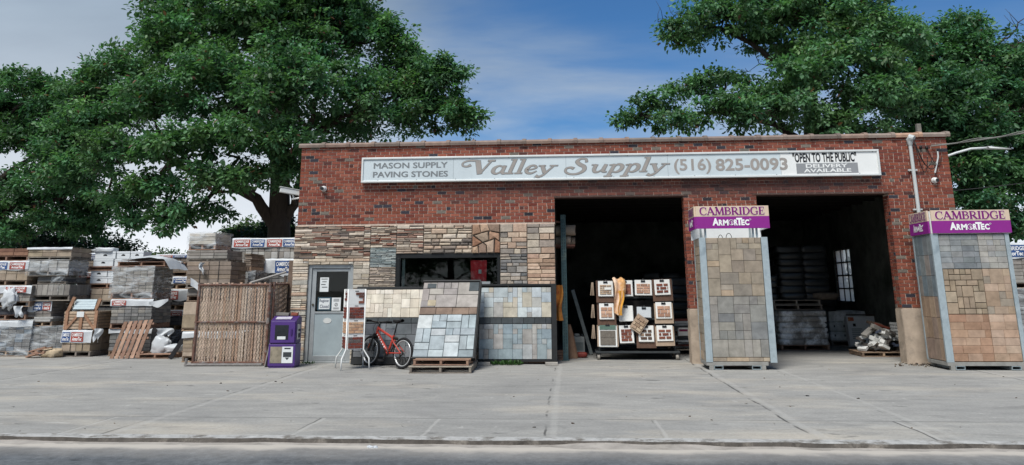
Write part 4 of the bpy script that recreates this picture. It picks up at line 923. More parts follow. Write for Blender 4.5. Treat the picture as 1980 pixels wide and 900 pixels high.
b = MB(); b.bx(.005, .215, -.206, -.2005, .09, .39); o = b.build('poster', paper, nb)
b = MB(); b.bx(.03, .19, -.208, -.2062, .20, .29); b.bx(.05, .17, -.208, -.2062, .345, .37); b.poly([(.07, .19), (.15, .19), (.11, .145)], -.208, -.2062); b.build('print', M('dark print', C('3a3d40'), .8, .2, 20), o)
b = MB(); b.bx(.2505, .272, -.12, .04, .52, .80); hld = b.build('leaflet_holder', M('leaflets', C('bdbdb8'), .7, .2, 12), nb)
b = MB(); b.bx(.2725, .275, -.11, .03, .55, .63); b.bx(.2725, .275, -.11, .03, .67, .71); b.build('print', M('dark print', C('3a3d40'), .8, .2, 20), hld)
for i, (x, y, s_, c_, lab) in enumerate(((-.1, .08, (.26, .12, .06), '77726c', 'grey stone slab lying on top of the purple box'), (.13, .08, (.13, .1, .055), '8a4a38', 'red brick lying on top of the purple box'))):
    o = MB(); o.rbx((0, 0, 0), s_, (0, .04, .15*i), C(c_)); o = o.build(('stone_slab', 'brick')[i], pav, loc=(-5.52+x, -.80+y, .985), bevel=.008); tag(o, lab, ('stone', 'brick')[i])
t = thing('board', 'thin grey board leaning on the left side of the purple box', 'board', (-5.84, -.72, 0)); b = MB(); b.rbx((0, 0, .22), (.02, .3, .46), (0, R(10), 0), C('8b8680')); b.build('plank', wood, t)

# ------------------------------------------------------------------ gate with wooden slats
rust = M('rusted pipe', C('6b4a3c'), .85, .35, 14, .3, 60, col2=C('7d7671'), c2pos=(.5, .62)); slat = M('gate slat', rough=.85, var=.2, sc=7, bump=.2, attr=True); wire = M('chain link wire', C('6a6058'), .6, .2, 30, metal=.3)
def gate_panel(label, x, y, L_, H, rz, sd):
    g = thing('gate', label, 'gate', (x, y, .02), rz, 'slatted gate leaves by the pallets')
    b = MB(); rg = random.Random(sd)
    for xx in (.03, L_-.03): b.rod((xx, 0, -.01), (xx, 0, H+.02), .028, 10)
    b.rod((0, 0, H*.985), (L_, 0, H*.985), .022, 8); b.rod((0, 0, H*.52), (L_, 0, H*.52), .022, 8); b.rod((0, 0, .04), (L_, 0, .04), .024, 8)
    b.build('gate_frame', rust, g)
    n_ = int((L_-.08)/.062); b = MB()
    for i in range(n_):
        xx = .045+(L_-.09)*i/n_; q = rg.uniform(.9, 1.1)
        b.bx(xx+.003, xx+(.053 if i % 3 else .040), .012+rg.uniform(0, .008), .02+rg.uniform(0, .006), .045, H+rg.uniform(-.02, .03), jit(rg, rg.choice([C('cdb29a'), C('c2a68e'), C('d6bca4'), C('b89c86'), C('bb987c')]), .15))
    b.build('slats', slat, g)
    b = MB(); sp = .056; k = int((L_+H)/sp)
    for s_ in (1, -1):
        for i in range(-int(H/sp/1.0)-1, int(L_/sp)+2):
            x0_ = i*sp; slope = .55*s_
            pa = [(x0_ if s_ > 0 else x0_+H*.55, 0), ((x0_+H*.55) if s_ > 0 else x0_, H)]
            (ax, az), (bx_, bz_) = pa
            lo, hi = .03, L_-.03; P = []
            for tt in np.linspace(0, 1, 41):
                xx = ax+(bx_-ax)*tt
                if lo <= xx <= hi: P.append((xx, -.004 if s_ > 0 else .004, az+(bz_-az)*tt))
            if len(P) > 1: b.rod(P[0], P[-1], .0042 if s_ > 0 else .0014, 4)
    b.build('chain_link', wire, g)
    b = MB()
    for zz in (.25, H*.52, H*.9):
        b = MB(); b.rod((L_-.03, 0, zz-.04), (L_-.03, 0, zz+.04), .038, 8); b.build('hinge', rust, g)
    return g
gate_panel('slatted chain link gate leaf standing parallel to the wall left of the purple box', -7.47, -.60, 1.53, 1.56, R(0), 1)
gate_panel('second slatted gate leaf folded back edge on behind the purple box', -5.92, -.55, 1.55, 1.57, R(88), 2)
t = thing('gate_bar', 'rusty horizontal pipe lying on the ground under the front gate leaf', 'pipe', (-7.5, -.72, .03)); b = MB(); b.rod((-.05, 0, 0), (1.5, .02, .005), .024, 8); b.rod((-.02, 0, -.02), (-.02, 0, .12), .03, 8); b.build('pipe', M('grey pipe', C('7b7672'), .7, .3, 12), t)
t = thing('fence_post', 'weathered timber gate post at the left edge of the stone veneer', 'post', (-5.86, .30, 0)); b = MB(); b.rbx((0, 0, 1.03), (.13, .13, 2.06), (0, R(.6), 0), C('6f5d50')); b.rod((-.12, -.05, 0), (-.12, -.05, 1.75), .03, 8, C('5d5048')); b.build('post', wood, t, bevel=.006)
b = MB(); b.rod((-.1, -.08, 1.82), (-.75, -.35, 1.60), .022, 8, C('97928c')); b.rod((-.2, -.08, 1.3), (.06, -.08, 1.3), .02, 8, C('5d5048')); b.build('brace', M('post brace', rough=.7, attr=True), t)
# ------------------------------------------------------------------ sample cart in the left bay
ct = thing('sample_cart', 'dark wheeled steel cart hung with brick samples in the left bay', 'cart', (.56, .75, 0))
CW = 1.74; CM = M('dark cart steel', C('34383a'), .6, .25, 10, .1)
b = MB(); b.bx(0, CW, 0, .62, .135, .175); b.build('base', CM, ct, bevel=.004)
for (x, y) in ((.06, .06), (CW-.06, .06), (.06, .56), (CW-.06, .56)):
    b = MB(); b.bx(x-.05, x+.05, y-.05, y+.05, .126, .134); b.bx(x-.035, x-.028, y-.03, y+.03, .04, .1255); b.bx(x+.028, x+.035, y-.03, y+.03, .04, .1255); c_ = b.build('caster', CM, ct)
    b = MB(); b.tube([(x-.026, y, .058), (x+.026, y, .058)], .057, 14); b.build('wheel', M('worn caster', C('8d867c'), .7, .2), c_)
b = MB()
for x in (.07, CW-.10):
    for y in (.12, .5): b.bx(x, x+.035, y, y+.035, .176, 1.60)
for y in (.12, .5):
    for z in (1.58, 1.24, .80, .30): b.bx(.106, CW-.101, y, y+.03, z, z+.035)
b.bx(.07, CW-.065, .155, .499, 1.60, 1.62); b.build('frame', CM, ct)
wb_ = M('brown board', C('5d4436'), .85, .2, 8, .1)
for z0_, z1_ in ((1.28, 1.58), (.84, 1.2), (.34, .76)):
    b = MB(); b.bx(.106, CW-.101, .16, .175, z0_, z1_); b.build('back_board', M('dark board', C('2a2522'), .9, .2), ct)
whs = M('white sample card', C('e4e3de'), .6, .04, 4, .01)
TANS = [C(h) for h in ('b59a7e', 'a98d72', 'c0a88c')]; RDS = [C(h) for h in ('7a4536', '6e3b2f', '84503f')]; PIN = [C(h) for h in ('b98c72', 'c29a7e', 'ab8068')]; GRYS = [C(h) for h in ('6b645c', '746d63')]
samples = [ # x0, x1, z0, z1, palette, rows, label
 (.65, .96, 1.29, 1.60, TANS, 5, 'pale brick sample with one white brick at the top left of the cart', 1),
 (1.05, 1.37, 1.29, 1.61, RDS, 3, 'plain brown brick sample in the top row beside the yellow cloth', 0),
 (1.42, 1.77, 1.31, 1.62, PIN, 4, 'pale pink brick sample, third in the top row of the cart', 1),
 (1.84, 2.16, 1.31, 1.62, RDS, 3, 'dark red brick sample with wide white joints at the top right of the cart', 2),
 (.66, .96, .82, 1.14, PIN, 3, 'peach brick sample in the middle row at the left end of the cart', 1),
 (1.07, 1.36, .78, 1.09, None, 0, 'blank white sample board in the middle row of the cart', 0),
 (1.44, 1.73, .86, 1.07, None, 0, 'smaller blank grey white card set back in the middle row of the cart', 0),
 (1.84, 2.17, .83, 1.16, PIN, 3, 'peach and tan brick sample in the middle row at the right end of the cart', 1),
 (.63, 1.01, .27, .72, GRYS, 2, 'large grey block sample with a green strip at the bottom left of the cart', 0),
 (1.07, 1.36, .34, .69, RDS, 4, 'red brown brick sample, second in the bottom row of the cart', 1),
 (1.46, 1.77, .37, .69, [C('8d7562'), C('5f4a3e'), C('9c8068')], 3, 'mottled brown brick sample with white joints, third in the bottom row', 2),
 (1.84, 2.17, .38, .69, RDS, 3, 'red brick sample on a wooden board at the bottom right of the cart', 2)]
for i, (x0, x1, z0, z1, pal, nr, lab, mode) in enumerate(samples):
    w_, h_ = x1-x0, z1-z0
    t = thing('brick_sample', lab, 'brick sample', (x0, .735, z0), 0, 'brick samples hung on the cart')
    rt = random.Random(i+40); tilt = Matrix.Rotation(R(rt.uniform(-2, 2)), 4, 'Y') @ Matrix.Rotation(R(-4), 4, 'X')
    if i in (8, 11, 7):
        b = MB(); b.m = tilt; b.bx(-.03, w_+.03, .012, .03, -.10 if i != 8 else -.0, h_-.02); b.build('wooden_board', M('tan board', C('a8917a'), .8, .1, 8), t)
    elif i in (0, 4, 10, 3): 
        b = MB(); b.m = tilt; b.bx(-.045, w_+.05, .02, .04, -.13, h_+.01); b.build('wooden_board', wb_, t)
    b = MB(); b.m = tilt; b.bx(0, w_, -.012, .01, 0, h_)
    for q in range(2): b.bx(.008*(q+1), w_+.006*(q+1), .011+.006*q, .0165+.006*q, -.006*(q+1), h_-.01)
    bd = b.build('board', whs if i != 6 else M('grey card', C('c3c8cb'), .6, .04), t)
    if pal:
        top = h_-.075; b = MB(); b.m = tilt
        if i == 8: b.bx(.02, w_-.02, -.022, -.0125, h_-.11, h_-.02, C('5a7468')); top = h_-.13
        slips(b, .03, w_-.03, .03, top, -.012, nr, pal, 300+i, 0, (.004, .010, .022)[mode], {0: .2, 1: .145, 2: .15}[mode] if i != 8 else 1.0)
        if i == 0: b.bx(.13, w_-.03, -.03, -.012, .13, .18, C('e0ddd5'))
        b.build('brick_slips', slip, bd)
    b = MB(); b.m = tilt; b.bx(w_/2-.045, w_/2+.045, -.024, -.0125, h_-.045, h_-.008); b.tube([(w_/2-.03, -.016, h_-.01), (w_/2-.02, -.016, h_+.02), (w_/2+.02, -.016, h_+.02), (w_/2+.03, -.016, h_-.01)], .004, 5); b.build('clip', dk, t)
t = thing('brick_sample', 'loose tan brick sample hanging crooked above the bottom row of the cart', 'brick sample', (1.27, .70, .66), 0, 'brick samples hung on the cart')
b = MB(); b.m = Matrix.Rotation(R(35), 4, 'Y'); b.bx(-.0, .26, -.01, .01, 0, .34); bd = b.build('board', M('tan board', C('a8917a'), .8, .1, 8), t)
b = MB(); b.m = Matrix.Rotation(R(35), 4, 'Y'); slips(b, .02, .24, .03, .30, -.011, 4, TANS, 77, 0, .012, .11); b.build('brick_slips', slip, bd)
t = thing('brick_sample', 'stack of samples hanging edge on at the left end of the cart', 'brick sample', (.50, .80, 0), 0, 'brick samples hung on the cart')
for z in (1.30, .84, .42):
    b = MB()
    for q in range(3): b.rbx((.005+.022*q, .1, z+.14), (.014, .24, .27), (0, R(6-4*q), 0))
    b.build('board', M('tan board', C('a8917a'), .8, .1, 8), t)
clm = M('orange cloth', C('d9a05c'), .9, .2, 6, .2, 30, col2=C('e3c3a8'), c2pos=(.42, .55))
t = thing('cloth', 'peach and yellow cloth draped over the top rail of the cart', 'cloth', (.93, .66, 0))
def drape(u, v):
    x = .26*u+.035*math.sin(5*v)+.05*v; z = 1.66-.76*v*(1-.15*abs(u-.5)); return (x*(1-.35*v)+.02, -.03*math.sin(9*u+3*v)-.02+(.12*(1-v*10) if v < .1 else 0), z+.02*math.sin(11*u)*(1-v))
b = MB(); b.grid(drape, 16, 24); b.build('fabric', clm, t, smooth=True)
b = MB(); b.grid(lambda u, v: (.13+.11*u*(1-.3*v)+.02*math.sin(6*v), -.055-.025*math.sin(7*u+2*v), 1.40-.50*v), 8, 14); b.build('yellow_fold', M('amber cloth', C('d99a18'), .85, .2, 9), t, smooth=True)

# ------------------------------------------------------------------ left edge of the left bay
t = thing('rack_upright', 'tall green perforated steel rack post inside the left bay edge', 'rack', (-.12, .6, 0))
grn = M('green rack steel', C('3f5a5c'), .55, .25, 9, .1, col2=C('6b7a70'), c2pos=(.5, .7))
b = MB(); b.bx(0, .11, 0, .004, 0, 3.0); b.bx(0, .004, .0045, .07, 0, 3.0); b.bx(.106, .11, .0045, .07, 0, 3.0); b.bx(-.02, .13, -.02, .1, 0, .012); b.build('post', grn, t)
b = MB()
for k in range(46):
    z = .15+.062*k
    for x in (.03, .072): b.bx(x, x+.012, -.0015, .0, z, z+.03)
b.build('slot', dk, t)
for q in ((-.13, -.002, .02, .06, 2.83, 2.87), (-.13, .3, .075, .115, 2.33, 2.37), (-.13, .3, .9, .94, 2.33, 2.37)):
    b = MB(); b.bx(*q); b.build('beam', M('rusty beam', C('6b4334'), .7, .2, 8), t)
rolm = M('mesh roll', C('a08c78'), .9, .3, 30, .5, 120, stretch=(4, 1, 1))
for (x1, z, r_, lab, y) in ((.20, 2.68, .115, 'upper tan roll lying on the green rack', .8), (.10, 2.46, .09, 'lower short tan roll on the green rack', .80), (.19, 2.47, .075, 'thin dark roll behind the lower tan roll', 1.05)):
    t = thing('roll', lab, 'roll', (0, y, z), R(-6), 'rolls on the green rack'); b = MB(); b.tube([(-.22, 0, 0), (x1, 0, 0)], r_, 18); o = b.build('roll_body', rolm, t)
    b = MB(); b.tube([(x1+.001, 0, 0), (x1+.004, 0, 0)], r_*.55, 14); b.build('core', M('roll core', C('5a4a3d'), .9, .2), o)
t = thing('plank', 'pale plank leaning against stock inside the left bay', 'plank', (.12, 1.9, 0)); b = MB(); b.tube([(.0, .2, 1.48), (.42, -.35, .05)], .001, 4); b = MB(); b.rbx((.19, -.05, .72), (.075, .03, 1.5), (R(14), R(-15.5), 0), C('8a9290')); b.build('board', wood, t)
bagm = M('brown sack', C('8c6a50'), .9, .25, 6, .4, 20)
def blob(b, c, s, n_=16, m_=12, e=.6, seed=0, amp=.06):
    def f(u, v):
        a = 2*math.pi*u; p = math.pi*v-math.pi/2
        sp = lambda q: math.copysign(abs(q)**e, q)
        x, y, z = sp(math.cos(p))*sp(math.cos(a)), sp(math.cos(p))*sp(math.sin(a)), sp(math.sin(p))
        k = 1+amp*mnoise.noise(Vector((x*2+seed, y*2, z*2)))+amp*.6*mnoise.noise(Vector((x*6, y*6+seed, z*6)))
        return (c[0]+s[0]*x*k, c[1]+s[1]*y*k, c[2]+s[2]*z*k)
    b.grid(f, n_, m_)
t = thing('sack', 'brown paper sack slumped on the floor behind the green post', 'sack', (.03, 1.2, 0)); b = MB(); b.grid(lambda u, v: ((.17-.11*v**1.3)*math.cos(6.283*u)*(1+.12*math.sin(5*6.28*u)*v)-.04*v, (.15-.10*v**1.3)*math.sin(6.283*u), .70*v), 22, 12); b.build('sack_body', bagm, t, smooth=True)
t = thing('bag', 'small red bag on the floor beside the brown sack', 'bag', (.28, 1.3, .06)); b = MB(); blob(b, (0, 0, 0), (.12, .09, .06)); b.build('bag_body', M('red bag', C('7a2d22'), .6, .2, 8), t, smooth=True)
t = thing('jerrycan', 'white plastic jerrycan on the floor inside the left bay', 'jerrycan', (.23, 2.0, .0)); b = MB(); b.bx(-.13, .13, -.1, .1, 0, .40); b.bx(-.10, .02, -.03, .03, .401, .46); b.build('can', M('dull white plastic', C('a7aaa6'), .5, .1), t, bevel=.02); b = MB(); b.rod((.08, 0, .40), (.08, 0, .45), .03, 10); b.build('cap', M('dark cap', C('44494a'), .5), t); b = MB(); b.bx(-.1, .1, -.104, -.1005, .1, .28); b.build('panel', M('grey print', C('7d8482'), .6, .2), t)
t = thing('jacket', 'orange and yellow safety jacket hanging at the left bay edge', 'jacket', (-.26, .55, 0)); b = MB(); b.grid(lambda u, v: (.15*u+.02*math.sin(7*v), -.04*math.sin(8*u+4*v), 1.52-.72*v), 10, 16); b.build('body', M('safety orange', C('d98a1a'), .8, .25, 7, col2=C('b84a22'), c2pos=(.5, .62)), t, smooth=True)
t = thing('crate', 'small brown crate on the floor beside the jacket', 'crate', (-.18, .8, 0)); b = MB(); [b.bx(-.08, .1, -.1, .1, .05*k+.001, .05*k+.042, jit(random.Random(k), WR[0])) for k in range(4)]; b.build('slats', wood, t)

# dark stock behind and right of the cart
def bag_stack(t, x0, x1, y0, y1, z0, z1, nx, ny, nz, mat_, sd, name='bag_layer', shiny=None):
    rg = random.Random(sd); hz_ = (z1-z0)/nz
    for k in range(nz):
        b = MB()
        for i in range(nx):
            for j in range(ny):
                cx_, cy_ = x0+(x1-x0)*(i+.5)/nx, y0+(y1-y0)*(j+.5)/ny
                blob(b, (cx_+rg.uniform(-.02, .02), cy_+rg.uniform(-.02, .02), z0+hz_*(k+.5)), ((x1-x0)/nx*.53, (y1-y0)/ny*.53, hz_*.54), 18, 10, .26, rg.uniform(0, 50), .10)
        b.build(name, mat_, t, smooth=True)
blackbag = M('black plastic bag', C('26292b'), .35, .3, 6, .5, 14, spec=.4)
t = thing('bag_stack', 'tall dark stack of bags at the right of the sample cart inside the left bay', 'bag stack', (0, 0, 0), 0, 'stacked bags in the garage'); bag_stack(t, 2.35, 3.5, 2.4, 3.5, .78, 1.68, 2, 2, 5, blackbag, 5)
t = thing('carton_stack', 'low jumble of grey and red cartons right of the sample cart', 'cartons', (2.36, 2.2, 0))
rg = random.Random(8); b = MB()
for k in range(14):
    z = .16+.045*k; b.rbx((.25+rg.uniform(-.05, .05), rg.uniform(0, .2), z), (.55+rg.uniform(-.1, .1), .35, .042), (0, rg.uniform(-.04, .04), rg.uniform(-.15, .15)), jit(rg, rg.choice([C('7e8286'), C('9aa0a2'), C('5d5f60'), C('6a3a34'), C('8d4632') if k < 3 else C('77797a')]), .15))
b.build('cartons', pav, t)
b = MB(); b.rbx((.2, -.2, .50), (.24, .06, .16), (.2, 0, .2)); b.build('white_carton', whs, t); b = MB(); b.rbx((.2, -.236, .53), (.2, .004, .05), (.2, 0, .2)); b.build('red_stripe', M('magenta print', C('8d2a55'), .6), t)
pallet('dark pallet under the jumble of cartons right of the cart', 2.30, 3.2, 2.0, 2.9, 0, .12, WG, 15)
for k, (x, y, z1_, lab) in enumerate(((.9, 6.5, 1.5, 'left'), (2.2, 7.2, 1.9, 'middle'), (3.8, 7.0, 1.3, 'right'))):
    t = thing('bag_stack', ('far stack of bags deep inside the left bay', 'second far bag stack deep inside the left bay, the tallest', 'far low bag stack deep behind the middle pier')[k], 'bag stack', (0, 0, 0), 0, 'stacked bags in the garage'); bag_stack(t, x, x+1.1, y, y+1.1, .13, z1_, 2, 2, 6, blackbag, 30+k)

# ------------------------------------------------------------------ right bay stock
clearbag = M('clear bag of gravel', C('98928a'), .3, .3, 7, .6, 16, spec=.6, col2=C('e6e6e4'), c2pos=(.47, .58))  # second colour paints the bright highlights on the plastic as white patches
t = thing('bag_pallet', 'pallet of shiny plastic bags of gravel in the right bay', 'bag pallet', (5.57, 3.95, 0), R(4))
b = MB(); pallet_geo(b, -.58, .58, -.55, .55, 0, .12, WR, 71); b.build('pallet', wood, t, bevel=.003)
bag_stack(t, -.57, .57, -.54, .54, .12, .90, 2, 2, 6, clearbag, 61)
pallet('upturned empty pallet lying on the bags of gravel, lower of two', 4.95, 6.10, 3.42, 4.45, .92, .12, WG, 72, 0, 'two pallets on the gravel bags')
pallet('upper empty pallet under the black bags in the right bay', 4.93, 6.06, 3.44, 4.5, 1.045, .11, WG, 73, R(1), 'two pallets on the gravel bags')
t = thing('bag_stack', 'tall black plastic bag stack on top of the pallets in the right bay', 'bag stack', (0, 0, 0), 0, 'stacked bags in the garage'); bag_stack(t, 5.2, 6.36, 3.6, 4.6, 1.16, 2.45, 2, 2, 8, blackbag, 62)
t = thing('bag_stack', 'lower black bag stack half hidden by the middle tower in the right bay', 'bag stack', (0, 0, 0), 0, 'stacked bags in the garage'); bag_stack(t, 4.2, 5.15, 3.7, 4.6, 1.16, 1.75, 2, 2, 4, blackbag, 64)
t = thing('sack', 'plain brown sack lying on the pallet edge under the black bags', 'sack', (6.25, 3.7, 1.24)); b = MB(); blob(b, (0, 0, 0), (.33, .2, .09), 18, 10, .6, 3, .2); b.build('sack_body', M('dusty sack', C('6a5d50'), .9, .3, 8, .4, 30), t, smooth=True)
t = thing('bag_stack', 'stack of bags behind the brown sack in front of the garage window', 'bag stack', (0, 0, 0), 0, 'stacked bags in the garage'); bag_stack(t, 5.9, 6.9, 4.9, 5.9, .13, 1.15, 2, 2, 6, blackbag, 66)
wrapw = M('silvery shrink wrap', C('c0c4c2'), .25, .2, 6, .6, 12, spec=.6, col2=C('e8eae9'), c2pos=(.5, .62))
t = thing('carton_stack', 'silvery shrink wrapped pallet of white cartons in the right bay', 'cartons', (7.05, 5.0, 0))
for k, (za, zb) in enumerate(((.14, .36), (.365, .59), (.595, .86))):
    b = MB(); b.bx(-.46, .46, -.4, .4, za, zb); o = b.build('carton_layer', wrapw, t, bevel=.03)
    if k < 2:
        b = MB()
        for x in (-.36, -.12, .12): b.bx(x, x+.03, -.404, -.4005, za+.1, za+.15)
        b.build('hand_hole', dk, o)
b = MB(); pallet_geo(b, -.46, .46, -.4, .4, 0, .13, WG, 88); b.build('pallet', wood, t)
t = thing('flat_box', 'large flat white box with an orange label leaning in the right bay', 'box', (6.88, 4.05, .04), R(3)); Mx = Matrix.Rotation(R(-9), 4, 'X')
b = MB(); b.m = Mx; b.bx(0, .80, 0, .16, 0, .72); o = b.build('box_body', M('white carton', C('d8dad9'), .7, .06, 4, .03), t, bevel=.006)
b = MB(); b.m = Mx; b.bx(.03, .17, -.003, -.0005, .60, .69); b.build('orange_label', M('orange label', C('b8562f'), .6, .1, 20, 0, col2=C('d9a03a'), c2pos=(.5, .6)), t)
b = MB(); b.m = Mx; b.bx(.13, .20, -.003, -.0005, .47, .54)
b.build('black_label', dk, t)
b = MB(); b.m = Mx
for k in range(6): b.bx(.08, .34-.03*(k % 3), -.003, -.0005, .40-.045*k, .42-.045*k)
b.build('print', M('grey print', C('8a9092'), .7), t)
t = thing('wood_box', 'dark rough top edge board resting on the flat white box', 'board', (7.28, 4.2, .765)); b = MB(); b.bx(-.38, .38, -.09, .05, 0, .025, C('4a3a30')); b.build('board', wood, t)
# pile of samples on a pallet
t = pallet('small pallet carrying a messy pile of white boxed samples in the right bay', 6.24, 7.16, 1.55, 2.35, 0, .10, WD, 91)
t = thing('sample_pile', 'messy pile of white boxes and torn cartons on the small pallet', 'sample pile', (6.70, 1.75, .10)); rg = random.Random(19)
for k in range(40):
    z = .05+rg.random()*.38; rr_ = .46*(1-z*.8); b = MB(); b.rbx((rg.uniform(-rr_, rr_), rg.uniform(-.15, .25), z), (rg.uniform(.12, .24), rg.uniform(.1, .2), rg.uniform(.04, .08)), (rg.uniform(-.5, .5), rg.uniform(-.5, .5), rg.uniform(0, 3))); b.build('sample_box', whs if rg.random() < .72 else (M('navy carton', C('3b4356'), .7, .1) if rg.random() < .5 else M('dark carton', C('4a4440'), .8, .2)), t, bevel=.003)
for k, (p_, s_, c_, ro) in enumerate((((.1, .0, .42), (.55, .12, .09), '8d8880', (.1, .45, .3)), ((.12, .1, .52), (.34, .1, .05), '7a3f30', (0, .3, .2)), ((.0, .15, .57), (.3, .16, .05), '5a4c42', (.2, .2, .1)), ((-.2, .05, .40), (.3, .14, .05), '9a958d', (.2, -.5, .5)))):
    b = MB(); b.rbx(p_, s_, ro, C(c_)); b.build('torn_carton', pav, t, bevel=.006)
t = thing('sample_stack', 'neat little column of white edged samples leaning by the right pier', 'samples', (7.2, 1.95, .0)); 
for k in range(6): b = MB(); b.rbx((-.03*k*.2, 0, .34+.065*k), (.2, .16, .05), (0, .06, .05*k)); b.build('sample_box', whs, t, bevel=.003)
b = MB(); b.bx(-.1, .1, -.08, .08, 0, .3, C('4a4440')); b.build('support_carton', pav, t)

# ------------------------------------------------------------------ pallet loads in the yard
film = bpy.data.materials.new('stretch film'); film.use_nodes = True; t_ = film.node_tree; n_ = t_.nodes; l_ = t_.links
pf = n_['Principled BSDF']; pf.inputs['Base Color'].default_value = (.72, .76, .78, 1); pf.inputs['Roughness'].default_value = .25; pf.inputs['Specular IOR Level'].default_value = .6
co = n_.new('ShaderNodeTexCoord'); nz = n_.new('ShaderNodeTexNoise'); nz.inputs['Scale'].default_value = 4; nz.inputs['Detail'].default_value = 7; nz.inputs['Distortion'].default_value = 1.2
mpn = n_.new('ShaderNodeMapping'); mpn.inputs['Rotation'].default_value = (0, R(35), 0); mpn.inputs['Scale'].default_value = (.6, 1, 2.6)
l_.new(co.outputs['Object'], mpn.inputs[0]); l_.new(mpn.outputs[0], nz.inputs[0])
mr_ = n_.new('ShaderNodeMapRange'); mr_.inputs['From Min'].default_value = .42; mr_.inputs['From Max'].default_value = .72; mr_.inputs['To Min'].default_value = .05; mr_.inputs['To Max'].default_value = .55; l_.new(nz.outputs[0], mr_.inputs[0]); l_.new(mr_.outputs[0], pf.inputs['Alpha'])
bp = n_.new('ShaderNodeBump'); bp.inputs['Strength'].default_value = .6; bp.inputs['Distance'].default_value = .03; l_.new(nz.outputs[0], bp.inputs['Height']); l_.new(bp.outputs[0], pf.inputs['Normal'])
plast = M('white plastic sheet', C('bfc2c4'), .4, .12, 6, .5, 14, spec=.4)
blu = M('blue print', C('2c4f86'), .5, .1, 9, 0); redp = M('red print', C('a3463a'), .5, .12, 9, 0)
G1 = [C(h) for h in ('8b857d', '807a73', '938d85', '877f77')]; G2 = [C(h) for h in ('747270', '6b6a68', '7c7a77')]; TB = [C(h) for h in ('a18f7c', '97866f', 'a89682', '8f7e6c')]; BRO = [C(h) for h in ('7d6f62', '85776a', '756859')]; DK = [C(h) for h in ('57575a', '4e4f52', '605f60')]; SLB = [C(h) for h in ('9b9995', '8e8c89', 'a5a29c')]
def wave(x, z): return .010*math.sin(x*7+z*5)+.007*math.sin(x*17-z*9+1)
LOADN = [0]
def load(label, x0, x1, z0, z1, y0, pal=G1, unit=(.22, .10), dep=.8, full=False, ph=.12, wp=WD, rz=0, sheet=None, film_on=False, sd=None, jt=.006, prints=None, group='pallet loads of pavers stacked in the yard', right_dark=None, name='pallet_load', straps=False):
    """pallet + block of pavers + optional printed sheet; front face at y0"""
    if not full: x1 -= .34
    LOADN[0] += 1; sd = sd or LOADN[0]*13; rg = random.Random(sd); W = x1-x0; H = z1-z0
    t = thing(name, label, 'pallet load', ((x0+x1)/2, y0, z0), rz, group)
    if ph:
        b = MB(); pallet_geo(b, -W/2-.01, W/2+.01, .01, dep, 0, ph, wp, sd); b.build('pallet', wood, t, bevel=.003)
    b = MB(); nz_ = max(1, round((H-ph)/unit[1])); nx_ = max(1, round(W/unit[0])); ny_ = max(1, round(dep/unit[0])); hz_ = (H-ph)/nz_; ux = W/nx_; uy = dep/ny_
    for k in range(nz_):
        ox = rg.uniform(-jt, jt)*1.5; oy = rg.uniform(-jt, jt)
        for i in range(nx_):
            for j in range(ny_):
                if 0 < i < nx_-1 and 0 < j < ny_-1 and k < nz_-1: continue
                c_ = jit(rg, rg.choice(pal), .10); q = lambda: rg.uniform(-jt, jt)*.5
                xa, ya, za = -W/2+i*ux+ox+q(), j*uy+oy+q(), ph+k*hz_
                b.cbx(xa+.003, xa+ux-.003, ya, ya+uy-.004, za+.003, za+hz_-.003, .006, c_)
    b.build('paver_block', pav, t)
    if straps:
        b = MB()
        for f_ in (.3, .72): b.bx(-W/2+W*f_, -W/2+W*f_+.012, -.012, -.009, ph, H+.003); b.bx(-W/2+W*f_, -W/2+W*f_+.012, -.009, dep, H+.001, H+.004)
        b.build('strap', dk, t)
    if film_on:
        b = MB(); k = .03
        def side(pa, pb):
            def f(u, v):
                x = pa[0]+(pb[0]-pa[0])*u; y = pa[1]+(pb[1]-pa[1])*u; z = .02+(H+.01)*v
                e = .02*mnoise.noise(Vector((x*5+sd, y*5, z*4)))+.06*(1-v)**3*abs(mnoise.noise(Vector((x*2+sd, 1, 2)))); dx, dy = (pb[1]-pa[1]), -(pb[0]-pa[0]); l = math.hypot(dx, dy)
                return (x+dx/l*e, y+dy/l*e, z)
            b.grid(f, 26, 14)
        side((-W/2-k, -k), (W/2+k, -k)); side((W/2+k, -k), (W/2+k, dep+k)); side((-W/2-k, dep+k), (-W/2-k, -k))
        b.grid(lambda u, v: (-W/2-k+(W+2*k)*u, -k+(dep+2*k)*v, H+.03+.02*mnoise.noise(Vector((u*5+sd, v*5, 1)))), 16, 14)
        b.build('stretch_film', film, t, smooth=True)
    if sheet:
        drop, off = sheet; b = MB()
        def f(u, v):
            x = -W/2-.02+(W+.04)*u
            tot = dep*.6+drop*(1+.35*mnoise.noise(Vector((u*2.3+sd, 0, 0))))
            s = v*tot; a = dep*.6
            if s < a: return (x, dep*.6-s*(1.02), H+.012+.012*mnoise.noise(Vector((u*6+sd, s*6, 0))))
            z = H-(s-a); return (x, -.018+wave(x, z)-.006, z)
        b.grid(f, 28, 26); sh = b.build('cover_sheet', plast, t, smooth=True)
        if prints:
            for (kind, fa, fb) in prints:
                xa, xb = -W/2+W*fa, -W/2+W*fb; za, zb = H-drop*.92, H-drop*.12
                b = MB(); b.grid(lambda u, v: (xa+(xb-xa)*u, -.032+wave(xa+(xb-xa)*u, za+(zb-za)*v), za+(zb-za)*v), 8, 4); pr = b.build('print', blu if kind == 'b' else redp, sh)
                b = MB(); m_ = .06*(xb-xa); zm = (za+zb)/2
                put_text(b, 'CAMBRIDGE', xa+m_, xb-m_, zm+.05*(zb-za), zb-.1*(zb-za), -.036, .02, None, wave); put_text(b, 'ArmorTec', xa+2*m_, xb-2*m_, za+.1*(zb-za), zm-.03*(zb-za), -.036, .03, None, wave)
                b.build('lettering', whl, pr)
    return t
